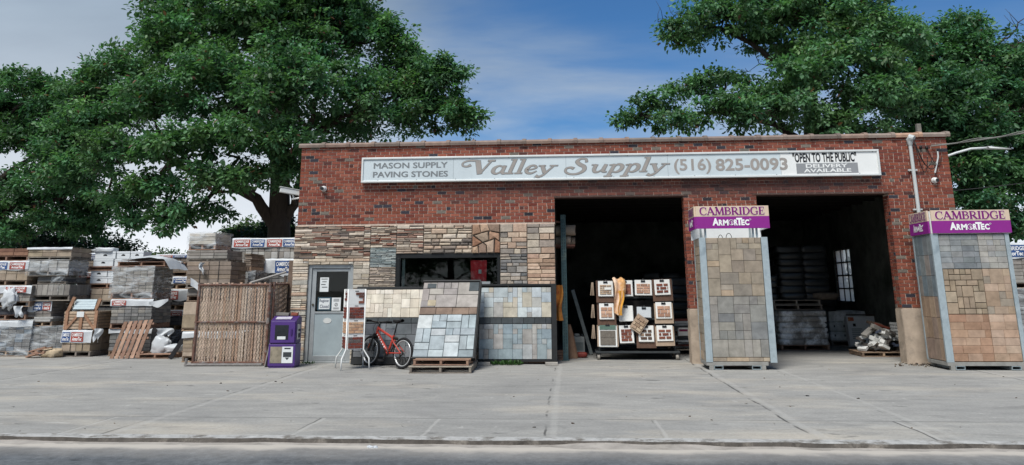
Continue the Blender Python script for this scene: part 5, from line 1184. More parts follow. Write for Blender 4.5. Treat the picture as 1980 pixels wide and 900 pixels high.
# column A, at the left edge
load('clear wrapped bottom load of blue grey pavers under white plastic at the far left', -13.45, -12.34, .0, .78, 1.5, G2+[C('6c7680')], (.2, .09), film_on=True, sheet=(.12, 0), full=True)
load('charcoal block load on a reddish pallet above the clear wrapped load at far left', -13.6, -12.62, .80, 1.09, 1.6, DK, (.3, .075), wp=WR, rz=R(2), full=True)
load('grey load with a red printed label at the far left, third from the ground', -13.6, -12.48, 1.10, 1.57, 1.5, G1, (.2, .08), sheet=(.16, 0), prints=[('r', .45, .92)], full=True)
load('tan load with blue and red prints under the reddish brown far left top load', -13.76, -12.70, 1.58, 2.14, 1.6, TB, (.3, .14), sheet=(.2, 0), prints=[('b', .10, .52), ('r', .58, .95)], full=True)
load('reddish brown top load at the far left', -13.84, -12.75, 2.15, 2.44, 1.6, [C('8a6650'), C('7d5a48')], (.4, .08), wp=WR, full=True)
t = thing('plastic_bundle', 'crumpled white plastic bundle hanging on the grey far left load', 'plastic', (-12.95, 1.46, 1.18)); b = MB(); blob(b, (0, 0, .12), (.17, .07, .2), 22, 16, .8, 9, .6); b.build('sheet', plast, t, smooth=True)
# column B
load('grey load in torn film at the bottom, second column from the left', -12.33, -11.55, .0, .64, 1.55, G2, (.2, .085), film_on=True, rz=R(-2), full=True)
load('low load of loose slabs on the torn film load, second column', -12.38, -11.58, .66, .87, 1.55, SLB, (.4, .045), jt=.02, rz=R(1.5), ph=.10)
load('grey load with blue and red printed sheet in the second column', -12.66, -11.72, .84, 1.22, 1.7, G1, (.2, .07), ph=.02, sheet=(.22, 0), prints=[('b', .28, .62), ('r', .66, .98)])
load('plain wide grey load in the middle of the second column', -12.55, -11.26, 1.23, 1.60, 1.6, G1, (.13, .2), rz=R(-1), wp=WG)
load('low dark slab load in the second column under the clear wrapped slabs', -12.50, -11.46, 1.61, 1.78, 1.7, DK+G2, (.4, .07), ph=.06, wp=WG)
load('strapped load of grey slabs in clear film high in the second column', -12.70, -11.38, 1.79, 2.15, 1.6, SLB, (.65, .07), film_on=True, straps=True, wp=WG, rz=R(1))
load('tan top load with a white cloth at its left in the second column', -12.76, -11.34, 2.16, 2.45, 1.6, TB, (.35, .10), ph=.08, wp=WG, sheet=(.04, 0))
t = thing('broken_crate', 'broken brown crate pieces on the ground before the torn film load', 'crate', (-11.9, 1.2, 0)); rg = random.Random(4); b = MB()
for k in range(7): b.rbx((rg.uniform(-.16, .16), rg.uniform(-.1, .1), .05+.04*k*.6), (.36, .08, .025), (rg.uniform(-.2, .2), rg.uniform(-.3, .3), rg.uniform(-.5, .5)), jit(rg, WR[0], .15))
b.build('boards', wood, t)
t = thing('rubble_bag', 'tan torn bag of sand lying in front of the torn film load', 'bag', (-11.62, 1.25, .09)); b = MB(); blob(b, (0, 0, 0), (.24, .12, .10), 18, 10, .7, 5, .35); b.build('bag_body', M('sand', C('b5a081'), .95, .2, 12, .4), t, smooth=True)
# column C
load('tan block load with printed white plastic at the bottom of the third column', -11.50, -10.48, .0, .57, 1.4, TB, (.33, .155), straps=True, sheet=(.26, 0), prints=[('b', .0, .26), ('r', .30, .74)], wp=WG)
cr = thing('wooden_crate', 'slatted wooden crate with a white tag on the printed tan load', 'crate', (-11.03, 1.4, .59)); b = MB(); rg = random.Random(2)
for k in range(6): b.bx(-.52, .30, .03, .05, .02+.066*k, .02+.066*k+.05, jit(rg, rg.choice([C('b39a80'), C('a68c72'), C('bfa68c')]), .1)); b.bx(.28, .30, .051, .8, .02+.066*k, .02+.066*k+.05, jit(rg, C('a08468'), .1))
b.build('slats', wood, cr); b = MB()
for x in (-.48, -.13, .22): b.bx(x, x+.07, .0, .029, -.0, .42, jit(rg, C('9a7358'), .1))
b.rbx((-.28, .014, .2), (.05, .024, .44), (0, R(40), 0), C('9a7358')); b.rbx((.08, .014, .2), (.05, .024, .44), (0, R(-40), 0), C('9a7358')); b.build('brace', wood, cr)
b = MB(); b.bx(-.2, -.03, -.008, -.002, .28, .40); b.build('tag', paper, cr); b = MB(); b.bx(-.5, .27, .06, .8, .02, .40, C('7d6f60')); b.build('contents', pav, cr)
cs = thing('metal_sheets', 'corrugated silver sheets held between two wooden boards on the slatted crate', 'metal sheets', (-11.18, 1.5, 1.01)); b = MB()
b.grid(lambda u, v: (-.28+.5*u+.06*(1-v), .0+.18*v, .03+.22*v+.016*math.sin(v*4*6.283)), 3, 50); b.build('sheet', galv, cs, smooth=True)
b = MB(); b.rbx((-.31, .05, .14), (.07, .04, .34), (0, R(20), 0), C('9a7358')); b.build('side_board', wood, cs); b = MB(); b.rbx((.33, .05, .12), (.07, .04, .30), (0, R(20), 0), C('9a7358')); b.build('side_board', wood, cs)
load('brown load between second and third columns, top one with red print', -12.22, -11.80, 1.92, 2.37, 2.8, BRO, (.2, .07), sheet=(.16, 0), prints=[('r', .0, .5), ('b', .52, 1.0)], full=True)
load('brown load between second and third columns, middle one with red print', -12.22, -11.75, 1.50, 1.90, 2.8, BRO, (.2, .07), sheet=(.14, 0), prints=[('r', .1, .9)], full=True)
load('brown load between second and third columns, lowest with red print', -12.20, -11.70, 1.0, 1.48, 2.8, G2, (.2, .07), sheet=(.18, 0), prints=[('r', .2, .9)], full=True)
load('dark hidden load under the brown load between the second and third columns', -12.20, -11.70, .0, .98, 2.8, G2, (.2, .09), full=True)
load('plain tan carton block load under the white cartons in the third column', -11.52, -10.95, 1.10, 1.50, 2.3, TB, (.3, .14), wp=WG, full=True)
load('dark load low in the third column behind the wooden crate', -11.52, -10.6, .0, 1.08, 2.35, G2, (.2, .09), full=True)
# white cartons in two tiers
pallet('pallet under the lower tier of white cartons', -11.68, -10.70, 2.38, 3.3, 1.51, .11, WR, 33, 0, 'pallets under the white cartons')
pallet('pallet under the upper tier of white cartons', -11.72, -10.40, 2.38, 3.3, 1.93, .10, WR, 34, 0, 'pallets under the white cartons')
cw = M('white carton board', C('cfd2d3'), .7, .06, 5, .04)
def carton(x0, x1, z0, z1, y, lab, sd):
    rg = random.Random(sd); t = thing('white_carton', lab, 'carton', ((x0+x1)/2, y+rg.uniform(0, .02), z0), R(rg.uniform(-2, 2)), 'white cartons in the yard')
    W = x1-x0; H = z1-z0; b = MB(); b.bx(-W/2, W/2, 0, .4, 0, H); b.build('box', cw, t, bevel=.008)
    b = MB(); b.add([(.052*math.cos(a), -.003, H*.42+.042*math.sin(a)) for a in np.linspace(0, math.pi, 10)], [tuple(range(9, -1, -1))]); b.build('hand_hole', dk, t)
    b = MB(); b.bx(-W/2-.004, W/2+.004, -.006, .402, H*.78, H+.006); b.build('lid', cw, t, bevel=.004)
names = ['leftmost', 'second', 'third', 'right end']
for row, (z0, z1, xs, what) in enumerate(((1.625, 1.775, (-11.66, -11.20, -10.85), 'lower row of the lower tier'), (1.785, 1.925, (-11.66, -11.22, -10.85), 'upper row of the lower tier'), (2.035, 2.20, (-11.62, -11.10, -10.72, -10.36), 'lower row of the upper tier'), (2.21, 2.385, (-11.60, -11.06, -10.70, -10.36), 'top row of the upper tier'))):
    for k in range(len(xs)-1): carton(xs[k]+.010, xs[k+1]-.010, z0, z1, 2.4, 'white carton with dark hand hole, %s in the %s' % (names[k], what), row*7+k)
t = thing('white_bag', 'folded white bag lying on top of the white cartons', 'bag', (-11.42, 2.55, 2.43)); b = MB(); blob(b, (0, 0, 0), (.28, .2, .06), 20, 10, .6, 21, .35); b.build('bag_body', plast, t, smooth=True)
# column D
load('dark bottom load behind the leaning pallet with torn plastic at its right', -10.50, -9.14, .0, .60, 1.55, G2, (.17, .075), sheet=(.10, 0), rz=R(-4))
load('grey load with a torn red print above the leaning pallet', -10.50, -9.16, .60, 1.25, 1.5, G1[:2]+G2, (.17, .075), sheet=(.14, 0), prints=[('r', .02, .36)], wp=WR, rz=R(-3), sd=77)
load('grey load in torn clear film high above the leaning pallet', -10.56, -9.20, 1.26, 1.98, 1.5, G1, (.16, .08), film_on=True, wp=WR, rz=R(-3), ph=.15)
t = pallet('pallet with slack white plastic on top of the grey film load', -10.46, -9.28, 1.5, 2.5, 2.0, .11, WR, 39, R(-2))
t = thing('plastic_sheet', 'loose white plastic sheet drooping over the topmost pallet of the grey film load', 'plastic', (-9.85, 1.5, 2.12)); b = MB(); b.grid(lambda u, v: (-.55+1.25*u, -.06+.9*v, .02+.12*math.exp(-((u-.55)*3)**2)*math.sin(math.pi*min(1, v+.15))+.02*mnoise.noise(Vector((u*6, v*6, 3)))-(.22*max(0, u-.86)/.14)), 30, 16); b.build('sheet', plast, t, smooth=True)
t = thing('plastic_sheet', 'torn white plastic flap hanging right of the red printed grey load', 'plastic', (-9.28, 1.42, 1.2)); b = MB(); b.grid(lambda u, v: (-.25+.45*u, -.05+.05*math.sin(6*u), .07*u-.16*v*math.sin(math.pi*(u*.8+.1))+.0), 16, 8); b.build('sheet', plast, t, smooth=True)
t = thing('pallet', 'worn brown pallet leaning upright against the dark bottom load', 'pallet', (-9.73, .95, 0), R(0)); b = MB(); b.m = Matrix.Rotation(R(-4), 4, 'Y') @ Matrix.Rotation(R(-22), 4, 'X') @ Matrix.Shear('XZ', 4, (0.0, 0.0)); rg = random.Random(12)
sh_ = .13
for k in range(6):
    x = -.36+.118*k; b.add([(x+dx+sh_*(z/.85), y, z) for z in (0, .85) for (dx, y) in ((0, 0), (.085, 0), (.085, .018), (0, .018))], [(0, 1, 5, 4), (1, 2, 6, 5), (2, 3, 7, 6), (3, 0, 4, 7), (4, 5, 6, 7), (3, 2, 1, 0)], jit(rg, rg.choice(WR), .15))
for z in (.10, .42, .74): b.bx(-.38+sh_*z/.85, .36+sh_*z/.85, .019, .058, z, z+.045, jit(rg, WR[1], .1))
b.build('deck', wood, t, bevel=.003)
pallet('flat low pallet on the ground carrying white sacks', -9.45, -8.66, .95, 1.75, 0, .10, WR, 41)
for k, (x, y, z, s_, lab) in enumerate(((-9.12, 1.3, .24, (.19, .12, .20), 'plump white sack leaning upright on the flat low pallet'), (-8.86, 1.35, .18, (.20, .14, .10), 'white sack lying flat on the low pallet'))):
    t = thing('white_sack', lab, 'sack', (x, y, z), .3*k, 'white sacks on the low pallet'); b = MB(); b.m = Matrix.Rotation(R(25*(1-k)), 4, 'Y'); blob(b, (0, 0, 0), s_, 20, 14, .7, 31+k, .3); b.build('sack_body', plast, t, smooth=True)
t = thing('board', 'black broken plank leaning on the edge of the low pallet', 'board', (-8.52, .85, 0)); b = MB(); b.rbx((0, 0, .22), (.09, .03, .48), (R(-10), R(28), .2), C('2b2a2c')); b.build('plank', wood, t)
for k, (x, y, z, w_, h_, lab) in enumerate(((-9.12, 1.42, .62, .42, .2, 'grey torn plastic hanging over the dark bottom load above the white sacks'), (-10.62, 1.3, .62, .2, .3, 'narrow torn white plastic strip hanging left of the leaning pallet'), (-11.85, 1.46, 1.78, .3, .34, 'clear torn film strip hanging from the strapped slab load'), (-7.75, .1, 2.03, .10, .26, 'thin white strip of torn plastic hanging on the wide brown load'), (-12.62, 1.38, 1.12, .24, .26, 'torn white flap at the left of the printed grey load'))):
    t = thing('plastic_strip', lab, 'plastic', (x, y, z)); b = MB(); b.grid(lambda u, v: (w_*(u-.5)*(1-.3*v)+.04*math.sin(5*v+k), -.03*math.sin(8*u+5*v+k)-.02, -h_*v*(.6+.4*abs(math.sin(4*u+k)))), 14, 12); b.build('sheet', plast if k != 2 else film, t, smooth=True)
# column E, further back
load('brownish back load with red and blue print at the top, right of the white cartons', -10.44, -9.60, 1.79, 2.34, 3.2, BRO, (.2, .08), sheet=(.08, 0), prints=[('r', .1, .5), ('b', .52, .95)], full=True)
load('grey back load with blue print below the brownish one', -10.2, -9.52, 1.48, 1.78, 3.2, G1, (.2, .08), sheet=(.16, 0), prints=[('b', .4, .95)], full=True)
load('charcoal back load with a bulging red printed sheet', -10.05, -9.42, .98, 1.47, 3.0, DK, (.2, .08), sheet=(.26, 0), prints=[('r', .02, .6)], full=True)
load('charcoal back load with a small red label on a white sheet', -10.0, -9.42, .50, .97, 3.0, DK, (.2, .08), sheet=(.14, 0), prints=[('r', .3, .8)], full=True)
load('charcoal back load on the ground behind the white sacks', -9.98, -9.38, .0, .49, 3.0, DK, (.2, .08), film_on=True, full=True)
# column F, beside the gate
load('tan load on the ground behind the front gate leaf', -8.03, -6.75, .0, .60, .12, TB, (.2, .08), sheet=(.12, 0), full=True)
load('smooth tan box load behind the gate top rail', -8.13, -6.75, .62, 1.21, .2, TB, (.65, .3), ph=.06)
load('grey load behind the gate just below the wide brown load', -8.13, -6.81, 1.22, 1.49, .3, G1, (.3, .1))
load('wide brown load of large blocks above the gate', -8.13, -6.82, 1.50, 2.05, .2, BRO+TB[3:], (.44, .085), straps=True, wp=WG, ph=.09)
load('grey slab load with a pallet gap above the wide brown load', -8.16, -6.92, 2.05, 2.29, .2, G1, (.3, .06), ph=.06, wp=WG)
load('pale slab load wrapped in white film, topmost above the gate', -8.19, -7.26, 2.30, 2.66, .3, [C('b8b0a2'), C('aca496')], (.45, .07), film_on=True, wp=WR)
t = thing('paper', 'loose white paper caught on the corner of the wide brown load', 'paper', (-7.98, .12, 1.55)); b = MB(); b.grid(lambda u, v: (.2*u-.02*v, .03*math.sin(4*u), .16*v-.12*u+.03*math.sin(3*v)), 6, 6); b.build('sheet', plast, t)
load('brown corrugated edge load right of the wide brown load', -7.30, -6.80, 1.86, 2.26, 1.2, BRO, (.5, .05), jt=.012)
load('dark film wrapped load right of the wide brown load, under the corrugated one', -7.20, -6.70, 1.50, 1.85, 1.2, DK+G2, (.3, .09), film_on=True)
load('tall netted load of grey cubes with red and blue printed sheet beside the building', -8.16, -6.56, 1.46, 2.68, 2.5, SLB+G1, (.16, .16), ph=.10, sheet=(.22, 0), straps=True, prints=[('r', .02, .27), ('b', .29, .50), ('r', .54, .77), ('b', .79, .99)], full=True)
load('small load under a white and blue printed sheet beside the timber post', -7.12, -6.42, 1.50, 2.16, 2.0, G2, (.2, .09), sheet=(.34, 0), prints=[('b', .35, .95)], full=True)
load('grey support load on the ground behind the gate hinge side', -7.3, -6.45, .0, 1.48, 1.9, G2, (.2, .1), full=True)
load('grey support load on the ground behind the wide brown load', -8.2, -7.32, .0, 1.45, 2.5, G2, (.2, .1), full=True)
# right edge of the picture
load('load under a white and blue printed sheet at the far right beyond the tower', 9.62, 10.7, 1.40, 2.38, 2.0, G1, (.2, .08), sheet=(.32, 0), prints=[('b', .0, .5), ('b', .52, .98)], full=True)
load('plain grey wrapped load on the ground at the far right beyond the tower', 9.6, 10.65, .0, 1.38, 2.0, G2, (.2, .09), film_on=True, full=True)
# ------------------------------------------------------------------ trees
def leaf_mat():
    m = bpy.data.materials.new('oak leaf'); m.use_nodes = True; t = m.node_tree; n = t.nodes; l = t.links
    p = n['Principled BSDF']; a = n.new('ShaderNodeAttribute'); a.attribute_name = 'Col'; l.new(a.outputs['Color'], p.inputs['Base Color']); p.inputs['Roughness'].default_value = .5; p.inputs['Specular IOR Level'].default_value = .35
    tr = n.new('ShaderNodeBsdfTranslucent'); g = n.new('ShaderNodeVectorMath'); g.operation = 'MULTIPLY'; g.inputs[1].default_value = (1.0, 1.25, .6); l.new(a.outputs['Color'], g.inputs[0]); l.new(g.outputs[0], tr.inputs[0])
    ms = n.new('ShaderNodeMixShader'); ms.inputs[0].default_value = .36; l.new(p.outputs[0], ms.inputs[1]); l.new(tr.outputs[0], ms.inputs[2]); l.new(ms.outputs[0], n['Material Output'].inputs[0]); return m
leafm = leaf_mat(); bark = M('oak bark', C('3b322b'), .95, .3, 6, .6, 30, stretch=(3, 3, .6))
def crown(name, parent, lobes, n_per, lsize, sd, base=(.084, .178, .078), clump=.30, per=62, hang=0.0, origin=(0, 0, 0)):
    r_ = np.random.default_rng(sd); CC_, NN = [], []; TW = []
    for (x, y, z, rx, rz) in lobes:
        ry = rx*.95; vol = rx*ry*rz
        n_c = max(4, int(n_per*(rx*rz)**1.0))
        d = r_.normal(size=(n_c, 3)); d /= np.linalg.norm(d, axis=1)[:, None]
        d[:, 2] = np.where((d[:, 2] < -.25) & (r_.random(n_c) < .55), -d[:, 2], d[:, 2])
        rad = r_.uniform(.0, 1, n_c)**.42*r_.uniform(.82, 1.12, n_c)
        p = d*rad[:, None]*np.array([rx, ry, rz])+np.array([x, y, z])
        CC_.append(p); TW += [(np.array([x, y, z]), q) for q in p]
    P = np.concatenate(CC_); K = len(P)
    tone = r_.uniform(.58, 1.42, K); hue = r_.uniform(-1, 1, K)
    cnt = r_.integers(int(per*.6), int(per*1.4), K); idx = np.repeat(np.arange(K), cnt); n = len(idx)
    cs = clump*r_.uniform(.7, 1.35, K)
    off = r_.normal(size=(n, 3))*np.array([1, 1, .55])*.5*cs[idx][:, None]
    ctr = P[idx]+off
    # leaf axes: outward from the clump centre with droop
    ax = off+r_.normal(size=(n, 3))*.16; ax[:, 2] -= .06+hang; ax /= np.linalg.norm(ax, axis=1)[:, None]
    up = np.array([.0, -.15, 1.])+r_.normal(size=(n, 3))*.42
    sd_ = np.cross(ax, up); sd_ /= np.linalg.norm(sd_, axis=1)[:, None]+1e-9; nr = np.cross(sd_, ax)
    L = lsize*(r_.uniform(.55, 1.5, n)*np.repeat(r_.uniform(.8, 1.2, K), cnt))[:, None]; Wd = L*r_.uniform(.20, .33, n)[:, None]
    fold = L*.10
    v = np.empty((n, 6, 3))
    v[:, 0] = ctr; v[:, 1] = ctr+ax*L*.35-sd_*Wd+nr*fold; v[:, 2] = ctr+ax*L*.72-sd_*Wd*.75+nr*fold*.6; v[:, 3] = ctr+ax*L-nr*fold*.6; v[:, 4] = ctr+ax*L*.72+sd_*Wd*.75+nr*fold*.6; v[:, 5] = ctr+ax*L*.35+sd_*Wd+nr*fold
    v = (v-np.array(origin)).reshape(-1, 3)
    q = np.arange(n)[:, None]*6; f = np.concatenate([q+np.array([0, 1, 2, 3]), q+np.array([0, 3, 4, 5])], axis=1).reshape(-1)
    me = bpy.data.meshes.new(name); me.vertices.add(n*6); me.vertices.foreach_set('co', v.ravel()); me.loops.add(n*8); me.loops.foreach_set('vertex_index', f.astype(np.int32))
    me.polygons.add(n*2); me.polygons.foreach_set('loop_start', np.arange(n*2, dtype=np.int32)*4); me.update(calc_edges=True)
    c = np.array(base)[None]*(tone[idx]*r_.uniform(.75, 1.3, n))[:, None]; c = c*np.stack([1+.18*hue[idx], 1+.04*hue[idx], 1-.12*hue[idx]], 1)
    odd = r_.random(n) < .012; c[odd] = np.array([.16, .07, .05])
    at = me.color_attributes.new('Col', 'FLOAT_COLOR', 'CORNER'); at.data.foreach_set('color', np.repeat(np.concatenate([c, np.ones((n, 1))], 1), 8, axis=0).astype(np.float32).ravel())
    me.materials.append(leafm); o = bpy.data.objects.new('crown', me); COL.objects.link(o); o.parent = parent
    return P, TW
def bent(a, c, k, amp, rg):
    a, c = Vector(a), Vector(c); ln_ = (c-a).length; o = [a]
    for i in range(1, k): o.append(a.lerp(c, i/k)+Vector((rg.uniform(-1, 1), rg.uniform(-1, 1), rg.uniform(-.6, 1)))*amp*ln_)
    return o+[c]
def tree(name, label, org, trunk, limbs, lobes, n_per, lsize, sd, base=(.084, .178, .078), twigs=90, clump=.30, per=62, tr=.42, bare=(), group='tall trees behind the building', hang=0):
    t = thing(name, label, 'tree', org, 0, group); O = Vector(org); rg = random.Random(sd)
    P, TW = crown(name, t, lobes, n_per, lsize, sd, base, clump, per, hang, org)
    b = MB(); b.m = Matrix.Translation(-O)
    k = len(trunk); b.tube(trunk, [tr*(1-.62*i/(k-1))*(1.35 if i == 0 else 1) for i in range(k)], 12); b.build('trunk', bark, t, smooth=True)
    for (path, r0_, r1_) in limbs:
        b = MB(); b.m = Matrix.Translation(-O); pts = []
        for i in range(len(path)-1): pts += bent(path[i], path[i+1], 4, .04, rg)[:-1]
        pts.append(Vector(path[-1])); b.tube(pts, [r0_+(r1_-r0_)*i/(len(pts)-1) for i in range(len(pts))], 8); b.build('limb', bark, t, smooth=True)
    # branches from the nearest limb point to every lobe, then twigs to clumps
    nodes = [Vector(p) for path, _, _ in limbs for p in path]+[Vector(p) for p in trunk[1:]]
    b = MB(); b.m = Matrix.Translation(-O)
    for (x, y, z, rx, rz) in lobes:
        c = Vector((x, y, z-.3*rz)); q = min(nodes, key=lambda n__: (n__-c).length+(.8 if n__.z > c.z else 0)); b.tube(bent(q, c, 5, .07, rg), [.085, .075, .06, .05, .04, .03], 6)
    rg.shuffle(TW)
    for (a, q) in TW[:twigs]:
        b.tube(bent(Vector(a), Vector(q), 3, .10, rg), [.028, .02, .014, .008], 4)
    for (a, q) in bare:
        main = bent(Vector(a), Vector(q), 6, .07, rg); b.tube(main, [.05, .04, .034, .028, .02, .014, .008], 5)
        for i in range(2, 7):
            for s_ in range(2):
                e = main[i]+Vector((rg.uniform(-.5, .6), rg.uniform(-.4, .4), rg.uniform(-.3, .7))); b.tube(bent(main[i], e, 2, .12, rg), [.014, .009, .005], 4)
    b.build('branches', bark, t, smooth=True)
    return t
OAK = [(-14.6, 9, 4.35, .9, .33), (-13.2, 8.5, 3.75, .7, .25), (-15.6, 9.5, 4.7, .8, .4), (-12.7, 8, 3.35, .5, .2), (-6.9, 10.5, 10.6, 1.2, .8), (-5.6, 10.5, 8.2, 1.2, .8), (-9.2, 9, 9.4, 1.6, 1.0), (-12.6, 9.5, 9.3, 1.4, .9), (-14.9, 10, 8.2, 1.2, .9), (-15.0, 10.5, 10.6, 1.1, .9), (-17.8, 10.5, 8.6, 1.2, 1.0), (-17.9, 10.5, 7.0, 1.2, .9), (-17.2, 10, 5.6, 1.1, .8), (-3.3, 10, 7.2, .8, .62), (-4.0, 10, 8.8, .8, .75), (-6.3, 10.5, 9.9, .9, .7), (-9.97, 10.0, 11.06, 2.9, 1.83), (-12.96, 11.0, 11.08, 2.44, 1.8), (-7.91, 11.0, 10.73, 1.58, 1.46), (-13.86, 9.0, 10.04, 1.42, 1.37), (-15.1, 11.0, 12.6, 1.7, 1.2), (-11.69, 10.0, 13.16, 2.58, 1.48), (-8.7, 10.0, 12.3, 1.9, 1.1), (-16.26, 10.0, 9.24, 1.38, 1.1), (-11.53, 8.0, 8.02, 1.95, 1.27), (-8.68, 7.0, 7.7, 1.84, 1.2), (-7.06, 9.0, 8.0, 1.53, 1.1), (-5.72, 11.0, 9.4, 1.1, .95), (-4.7, 10.0, 8.4, 1.1, 1.05), (-4.0, 10.0, 7.42, 1.0, 0.75), (-5.64, 10.0, 7.2, 1.5, 0.7), (-8.14, 11.0, 7.25, 1.53, 0.78), (-13.61, 8.0, 7.36, 1.61, 0.98), (-16.62, 10.0, 7.4, 1.55, 0.97), (-14.68, 8.0, 5.8, 1.42, 0.87), (-12.22, 7.0, 5.76, 1.42, 0.83), (-10.24, 7.0, 6.05, 1.33, 0.84), (-8.56, 7.0, 5.9, 0.99, 0.7), (-13.31, 8.0, 4.59, 1.22, 0.62), (-11.12, 7.0, 4.75, 1.2, 0.55), (-9.8, 7.0, 4.8, 0.9, 0.5), (-12.01, 8.0, 3.85, 1.36, 0.42), (-8.87, 8.0, 5.03, 0.68, 0.6), (-11.3, 12.0, 8.03, 1.62, 1.03), (-14.65, 9.0, 3.75, 0.75, 0.38)]
tree('oak_tree', 'huge broad oak with a thick dark trunk just left of the brick building', (-9.8, 10, 0), [(-9.8, 10, 0), (-9.75, 10, 1.8), (-9.85, 10, 3.5), (-9.95, 10, 5.5), (-10.0, 10, 7.2), (-10.0, 10, 9.5)],
     [([(-9.85, 10, 3.3), (-10.6, 9.7, 4.5), (-11.6, 9.2, 5.05), (-13.2, 8.6, 5.7), (-15.6, 9, 6.2)], .24, .07), ([(-9.8, 10, 3.6), (-9.35, 10, 4.3), (-9.0, 9.6, 6.6), (-8.5, 9.5, 8.2)], .2, .06), ([(-9.9, 10, 5.2), (-9.0, 10.2, 6.8), (-7.4, 10.2, 7.6), (-5.2, 10.2, 8.3)], .17, .05),
      ([(-9.95, 10, 5.6), (-11.3, 10.4, 7.6), (-13.0, 10.4, 9.4), (-14.2, 10.4, 11)], .19, .05), ([(-10, 10, 8.2), (-9.2, 10, 10), (-8.4, 10.3, 12)], .14, .04), ([(-10, 10, 8.5), (-11, 10, 11), (-11.5, 10, 13)], .15, .04), ([(-11.3, 10.4, 7.4), (-14, 10.2, 8.2), (-16.4, 10, 8.6)], .12, .04)],
     OAK, 47, .14, 11, twigs=420, tr=.50)
LEFT = [(-22.4, 12, 4.2, 1.1, .8), (-19.8, 11.8, 5.6, 1.1, .7), (-23.0, 12, 3.4, 1.0, .7), (-18.9, 11.5, 7.4, .9, .7), (-17.2, 11.5, 4.5, .8, .6), (-19.6, 12, 6.6, 1.2, .9), (-21.8, 12, 7.4, 1.0, .8), (-22.4, 12.3, 5.2, 1.2, .9), (-21.02, 12.0, 9.07, 1.5, 0.96), (-19.62, 12.0, 8.2, 1.48, 1.05), (-22.48, 13.0, 8.27, 1.32, 1.09), (-18.5, 11.0, 6.37, 1.21, 0.99), (-20.3, 12.0, 7.2, 1.2, 0.6), (-18.31, 11.0, 5.02, 1.39, 0.77), (-20.76, 12.0, 4.7, 1.44, 0.75), (-19.03, 12.0, 3.98, 1.63, 0.68), (-21.02, 12.0, 3.61, 1.23, 0.58), (-17.96, 12.0, 3.58, 1.01, 0.48), (-23.2, 12.0, 6.9, 1.0, 1.2), (-22.89, 12.0, 8.69, 1.08, 1.0)]
tree('maple_tree', 'dense dark tree at the left picture edge behind the pallet loads', (-23.5, 12.5, 0), [(-23.5, 12.5, 0), (-23.4, 12.5, 2.5), (-23.2, 12.4, 4.5), (-22.8, 12.3, 7)],
     [([(-23.2, 12.4, 4.6), (-21.75, 12, 5.6), (-20.4, 12, 6.6), (-19.6, 12, 7.8)], .17, .05), ([(-23.3, 12.4, 3.2), (-21.5, 12, 4.4), (-19, 11.6, 4.8)], .14, .05), ([(-22.8, 12.3, 6.8), (-21.6, 12, 8.4)], .12, .05)], LEFT, 50, .14, 21, base=(.066, .150, .066), twigs=140)
RIGHT = [(7.2, 9.5, 7.6, 1.2, .6), (8.6, 10, 9.6, 1.3, .7), (10.6, 9.5, 7.9, 1.1, .8), (6.9, 10.5, 10.1, 1.0, .5), (5.71, 10.0, 10.69, 1.96, 0.80), (4.41, 10.0, 10.05, 1.16, 0.55), (8.14, 11.0, 10.87, 2.01, 1.1), (7.51, 11.0, 12.3, 2.6, 1.23), (9.98, 11.0, 11.02, 2.0, 1.4), (10.91, 10.0, 9.68, 1.55, 1.32), (9.42, 9.0, 8.68, 1.65, 0.9), (7.87, 9.0, 8.19, 1.49, 0.7), (5.6, 10.0, 8.42, 1.0, 0.42), (4.47, 10.0, 8.08, 1.1, 0.52), (3.03, 10.0, 7.56, 0.97, 0.48), (2.22, 10.0, 7.08, 0.61, 0.33), (5.62, 9.0, 7.27, 1.5, 0.74), (3.74, 9.0, 6.72, 1.2, 0.42), (6.66, 8.0, 6.84, 1.43, 0.64), (8.39, 9.0, 6.59, 1.31, 0.55), (9.4, 13.0, 9.9, 1.55, 0.9), (9.92, 9.0, 7.26, 1.47, 0.96), (9.5, 9.0, 6.31, 1.3, 0.5)]
tree('oak_tree', 'tall oak with long drooping limbs directly behind the brick building roof', (8.6, 11, 0), [(8.6, 11, 0), (8.6, 11, 3.5), (8.65, 11, 6.4), (8.75, 11, 8.2), (8.4, 11, 10)],
     [([(8.7, 11, 7.6), (7.9, 10.8, 8.9), (6.6, 10.4, 9.9), (4.9, 10.1, 10.6)], .17, .04), ([(8.7, 11, 8.0), (8.0, 10.8, 9.6), (7.7, 10.6, 11.4)], .15, .04), ([(8.75, 11, 8.2), (9.5, 10.8, 9.4), (10.4, 10.6, 11)], .14, .04), ([(8.6, 11, 6.0), (7.2, 10.3, 6.9), (5.2, 9.6, 7.2), (2.6, 10, 7.2)], .15, .03), ([(8.62, 11, 6.3), (9.6, 10, 7.2), (10.8, 9.8, 8.6)], .14, .04), ([(8.6, 11, 6.1), (6.8, 10.4, 7.8), (4.4, 10.0, 8.0)], .11, .03)],
     RIGHT, 43, .14, 31, base=(.090, .184, .084), twigs=420, tr=.42, bare=[((4.8, 10.1, 10.5), (3.4, 10, 10.6)), ((8.6, 10, 9.2), (6.4, 10, 8.7)), ((10.9, 10, 11.4), (12.4, 10, 12.2))], hang=.05)
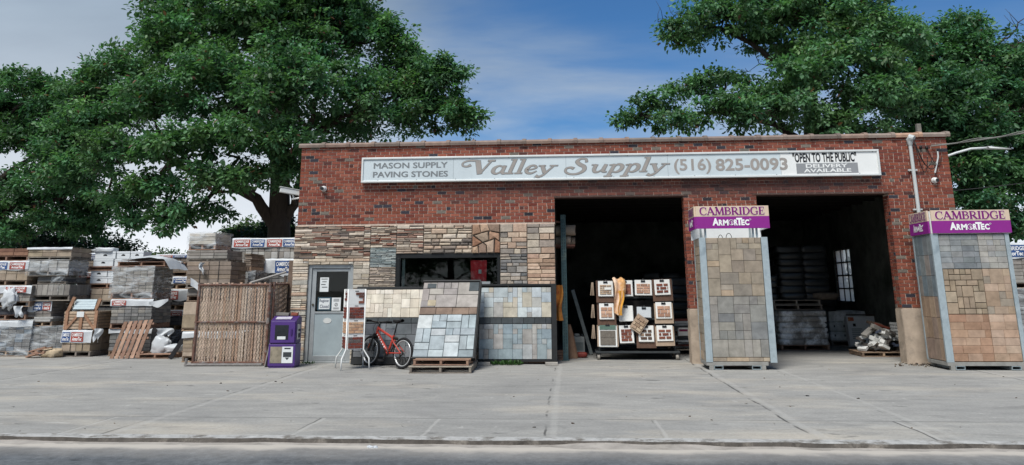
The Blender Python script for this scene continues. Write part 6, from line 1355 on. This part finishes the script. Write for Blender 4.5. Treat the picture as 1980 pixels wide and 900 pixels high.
FAR = [(12.6, 13.5, 9.3, 1.2, .9), (13.2, 13.2, 6.8, 1.1, .8), (17.9, 14, 6.0, 1.0, .9), (17.6, 14, 9.6, 1.0, .8), (13.6, 13, 5.2, .9, .8), (15.57, 14.0, 11.07, 1.47, 1.0), (14.05, 14.0, 10.04, 1.57, 1.28), (16.4, 14.0, 9.98, 1.55, 1.28), (18.24, 15.0, 10.2, 1.0, 0.8), (14.37, 13.0, 8.52, 1.87, 1.21), (16.96, 14.0, 8.51, 1.52, 1.24), (12.99, 13.0, 7.95, 1.31, 1.01), (14.93, 13.0, 7.12, 1.66, 0.99), (17.09, 14.0, 6.88, 1.32, 1.01), (15.08, 13.0, 5.57, 1.27, 0.87), (16.82, 14.0, 5.11, 1.3, 1.08), (14.3, 13.0, 6.3, 1.1, 0.8), (14.89, 13.0, 4.25, 1.08, 0.85), (16.59, 14.0, 3.57, 1.1, 0.76), (15.08, 14.0, 3.39, 1.11, 0.77), (13.86, 15.0, 11.2, 1.03, 0.9), (18.58, 14.0, 7.86, 1.13, 2.2)]
tree('oak_tree', 'full green tree at the right picture edge beyond the brick corner', (15.6, 14.5, 0), [(15.6, 14.5, 0), (15.6, 14.5, 3), (15.5, 14.4, 6), (15.5, 14.3, 9)],
     [([(15.6, 14.4, 4.5), (14.2, 13.8, 6), (13.2, 13.4, 7.6)], .16, .05), ([(15.5, 14.4, 6), (16.6, 14.2, 8), (17.8, 14.4, 9.8)], .16, .05), ([(15.5, 14.3, 8), (14.5, 14, 9.6), (14, 14, 10.8)], .13, .04), ([(15.6, 14.4, 3.6), (16.6, 14.2, 5.2)], .12, .04)],
     FAR, 50, .145, 41, base=(.078, .174, .082), twigs=220, bare=[((16.6, 13.6, 10.2), (19.2, 14, 11.0)), ((17, 14, 10.6), (18.6, 14, 11.9)), ((15.4, 13.2, 7.6), (17.4, 13, 7.9))])
for k, (lb, rad, zt, lab) in enumerate((([(-15.98, 22.0, 3.9, 1.3, 1.0), (-14.6, 22.0, 3.6, 1.2, 0.9), (-16.9, 22.0, 3.4, 1.0, 0.8), (-13.2, 22.0, 3.7, 1.1, 0.9)], .1, 3, 'light green small tree seen under the oak limb beside its trunk'), ([(-20.2, 22.0, 2.6, 1.5, 0.8), (-18.6, 22.0, 2.4, 1.2, 0.7)], .1, 2, 'low light green bush behind the loads at the foot of the big oak'),
      ([(-26.5, 16, 2.9, 1.8, 1.5), (-24.5, 16, 3.0, 1.8, 1.5), (-22, 16, 2.9, 1.7, 1.4), (-19.8, 16, 2.6, 1.7, 1.2)], .1, 2, 'dark hedge behind the pallet loads at the far left'), ([(-13.2, 15, 3.2, 1.0, .9), (-11.6, 15, 3.4, 1.1, 1.0), (-10.2, 15, 3.3, 1.0, .9)], .1, 2, 'dark bush behind the netted load at the foot of the big oak'))):
    c_ = lb[0]; tree('bush' if k else 'small_tree', lab, (c_[0], c_[1], 0), [(c_[0], c_[1], 0), (c_[0]+.1, c_[1], 1.2), (c_[0], c_[1], zt)], [], lb, 46, .14, 60+k, base=(.060, .115, .035) if k < 2 else (.02, .045, .024), twigs=20, tr=.12, group='low greenery behind the yard')

# ------------------------------------------------------------------ poles and lamp behind the right corner
t = thing('chimney_pipe', 'weathered post standing up from the roof at the right corner', 'post', (7.86, 1.2, 4.45)); b = MB(); b.bx(-.045, .045, -.045, .045, -.1, .52, C('77726a')); b.build('post', wood, t, bevel=.004)
sl_ = thing('street_lamp', 'white arm street lamp reaching from behind the right brick corner', 'street lamp', (11.6, 8, 0))
b = MB(); b.tube([(0, 0, 0), (0, 0, 5.35)], [.09, .06], 10); b.build('pole', M('lamp pole', C('8d9092'), .5, .1, metal=.3), sl_)
b = MB(); b.tube([(0, 0, 5.30), (.35, 0, 5.42), (.8, 0, 5.54), (1.3, 0, 5.56)], .035, 8); b.build('arm', M('pale lamp arm', C('d0d2d0'), .4, .05), sl_, smooth=True)
b = MB(); b.add([(1.25, -.1, 5.60), (1.9, -.08, 5.53), (1.9, .08, 5.53), (1.25, .1, 5.60), (1.3, -.12, 5.53), (1.98, -.05, 5.50), (1.98, .05, 5.50), (1.3, .12, 5.53)], [(0, 1, 2, 3), (7, 6, 5, 4), (0, 4, 5, 1), (1, 5, 6, 2), (2, 6, 7, 3), (3, 7, 4, 0)]); b.build('lamp_head', wht, sl_, bevel=.01)
t = thing('overhead_wire', 'thin black wire crossing low before the right tree', 'wire', (7.8, 6, 3.9)); b = MB(); b.tube(sag((0, 0, 0), (9, -1, 1.0), .25, 16), .012, 5); b.build('wire', M('black cable', C('1c1b1b'), .6, .1), t)

# ------------------------------------------------------------------ small things on the ground
wd = thing('weeds', 'small clump of green weeds under the blue grey paver board', 'weeds', (-1.2, -.32, 0)); r_ = np.random.default_rng(5); b = MB()
for k in range(130):
    x, y = r_.uniform(-.28, .28), r_.uniform(-.1, .1); a = r_.uniform(0, 6.28); h = r_.uniform(.03, .11); w2 = .018
    b.add([(x, y, 0), (x+.03*math.cos(a)-w2*math.sin(a), y+.03*math.sin(a)+w2*math.cos(a), h*.7), (x+.07*math.cos(a), y+.07*math.sin(a), h), (x+.03*math.cos(a)+w2*math.sin(a), y+.03*math.sin(a)-w2*math.cos(a), h*.7)], [(0, 1, 2, 3)], tuple(np.array((.045, .11, .025))*r_.uniform(.6, 1.4)))
b.build('leaves', leafm, wd)
wd = thing('weeds', 'few green weeds at the foot of the stone wall beside the purple box', 'weeds', (-5.25, -.2, 0)); b = MB()
for k in range(40):
    x, y = r_.uniform(-.14, .14), r_.uniform(-.06, .06); a = r_.uniform(0, 6.28); h = r_.uniform(.02, .07)
    b.add([(x, y, 0), (x+.02*math.cos(a)-.012*math.sin(a), y+.02*math.sin(a), h*.7), (x+.05*math.cos(a), y+.05*math.sin(a), h), (x+.02*math.cos(a)+.012*math.sin(a), y+.02*math.sin(a), h*.7)], [(0, 1, 2, 3)], tuple(np.array((.045, .11, .025))*r_.uniform(.6, 1.4)))
b.build('leaves', leafm, wd)
t = thing('litter', 'crumpled white litter in the gutter left of centre', 'litter', (-1.93, -8.22, -.045)); b = MB(); blob(b, (0, 0, 0), (.055, .03, .018), 14, 8, .8, 2, .6); b.build('scrap', plast, t)
rg = random.Random(77); b = MB()
for k in range(230):
    if rg.random() < .55: x, y, z = rg.uniform(-9, 9), rg.uniform(-8.6, -8.1), -.054
    elif rg.random() < .6: x, y, z = rg.uniform(-9, 9), rg.uniform(-7.8, -.6), .004
    else: x, y, z = rg.uniform(-9, 9), rg.uniform(-10, -8.6), -.054
    s_ = rg.uniform(.006, .024); b.rbx((x, y, z), (s_*1.8, s_, s_*.5), (rg.uniform(-.3, .3), rg.uniform(-.3, .3), rg.uniform(0, 3)), rg.choice([C('4a3a2c'), C('3a332c'), C('6b5a46'), C('8d8a84'), C('2c2b2b'), C('a39a8c')]))
o = b.build('debris', pav); o['kind'] = 'stuff'; o['label'] = 'scattered grit and leaf scraps on the pavement and gutter'
# dirt and rubble at the foot of the right pier
b = MB(); 
for k in range(160):
    x, y = rg.gauss(7.0, .35), rg.gauss(-.25, .2); s_ = rg.uniform(.008, .03); b.rbx((x, y, s_*.3), (s_*1.6, s_*1.2, s_*.8), (rg.random(), rg.random(), rg.random()*3), rg.choice([C('6b6054'), C('584e44'), C('7d7264'), C('4a3f36')]))
o = b.build('rubble', pav); o['kind'] = 'stuff'; o['label'] = 'brown dirt and rubble at the foot of the right pier'

# trees on the other side of the street, seen mirrored in the shop glass
for k, (x, y) in enumerate(((-9, -44), (1, -46), (11, -43))):
    tree('street_tree', ('shade tree across the street, left of three', 'shade tree across the street, middle of three', 'shade tree across the street, right of three')[k], (x, y, 0), [(x, y, 0), (x+.1, y, 2), (x, y, 5)], [], [(x, y, 5.5, 4.2, 2.8), (x-3, y, 3.8, 2.6, 2.0), (x+3, y, 3.8, 2.6, 2.0)], 12, .34, 80+k, twigs=10, clump=.8, per=40, group='shade trees across the street')
# far belt of low woods that closes the horizon behind the yard
rg = random.Random(9); far = [(x+rg.uniform(-2, 2), 46+rg.uniform(-2, 3), 1.4+rg.uniform(0, .5), 4.2, 1.5+rg.uniform(0, .4)) for x in range(-120, 130, 6)]
crown('woods', None, far, 7, .5, 99, base=(.030, .066, .036), clump=.9, per=24)
wo = COL.objects['crown'] if False else [o for o in COL.objects if o.type == 'MESH' and o.data.name.startswith('woods')][0]
wo.name = 'woods'; wo['kind'] = 'stuff'; wo['label'] = 'far belt of dark green woods along the horizon behind the yard'
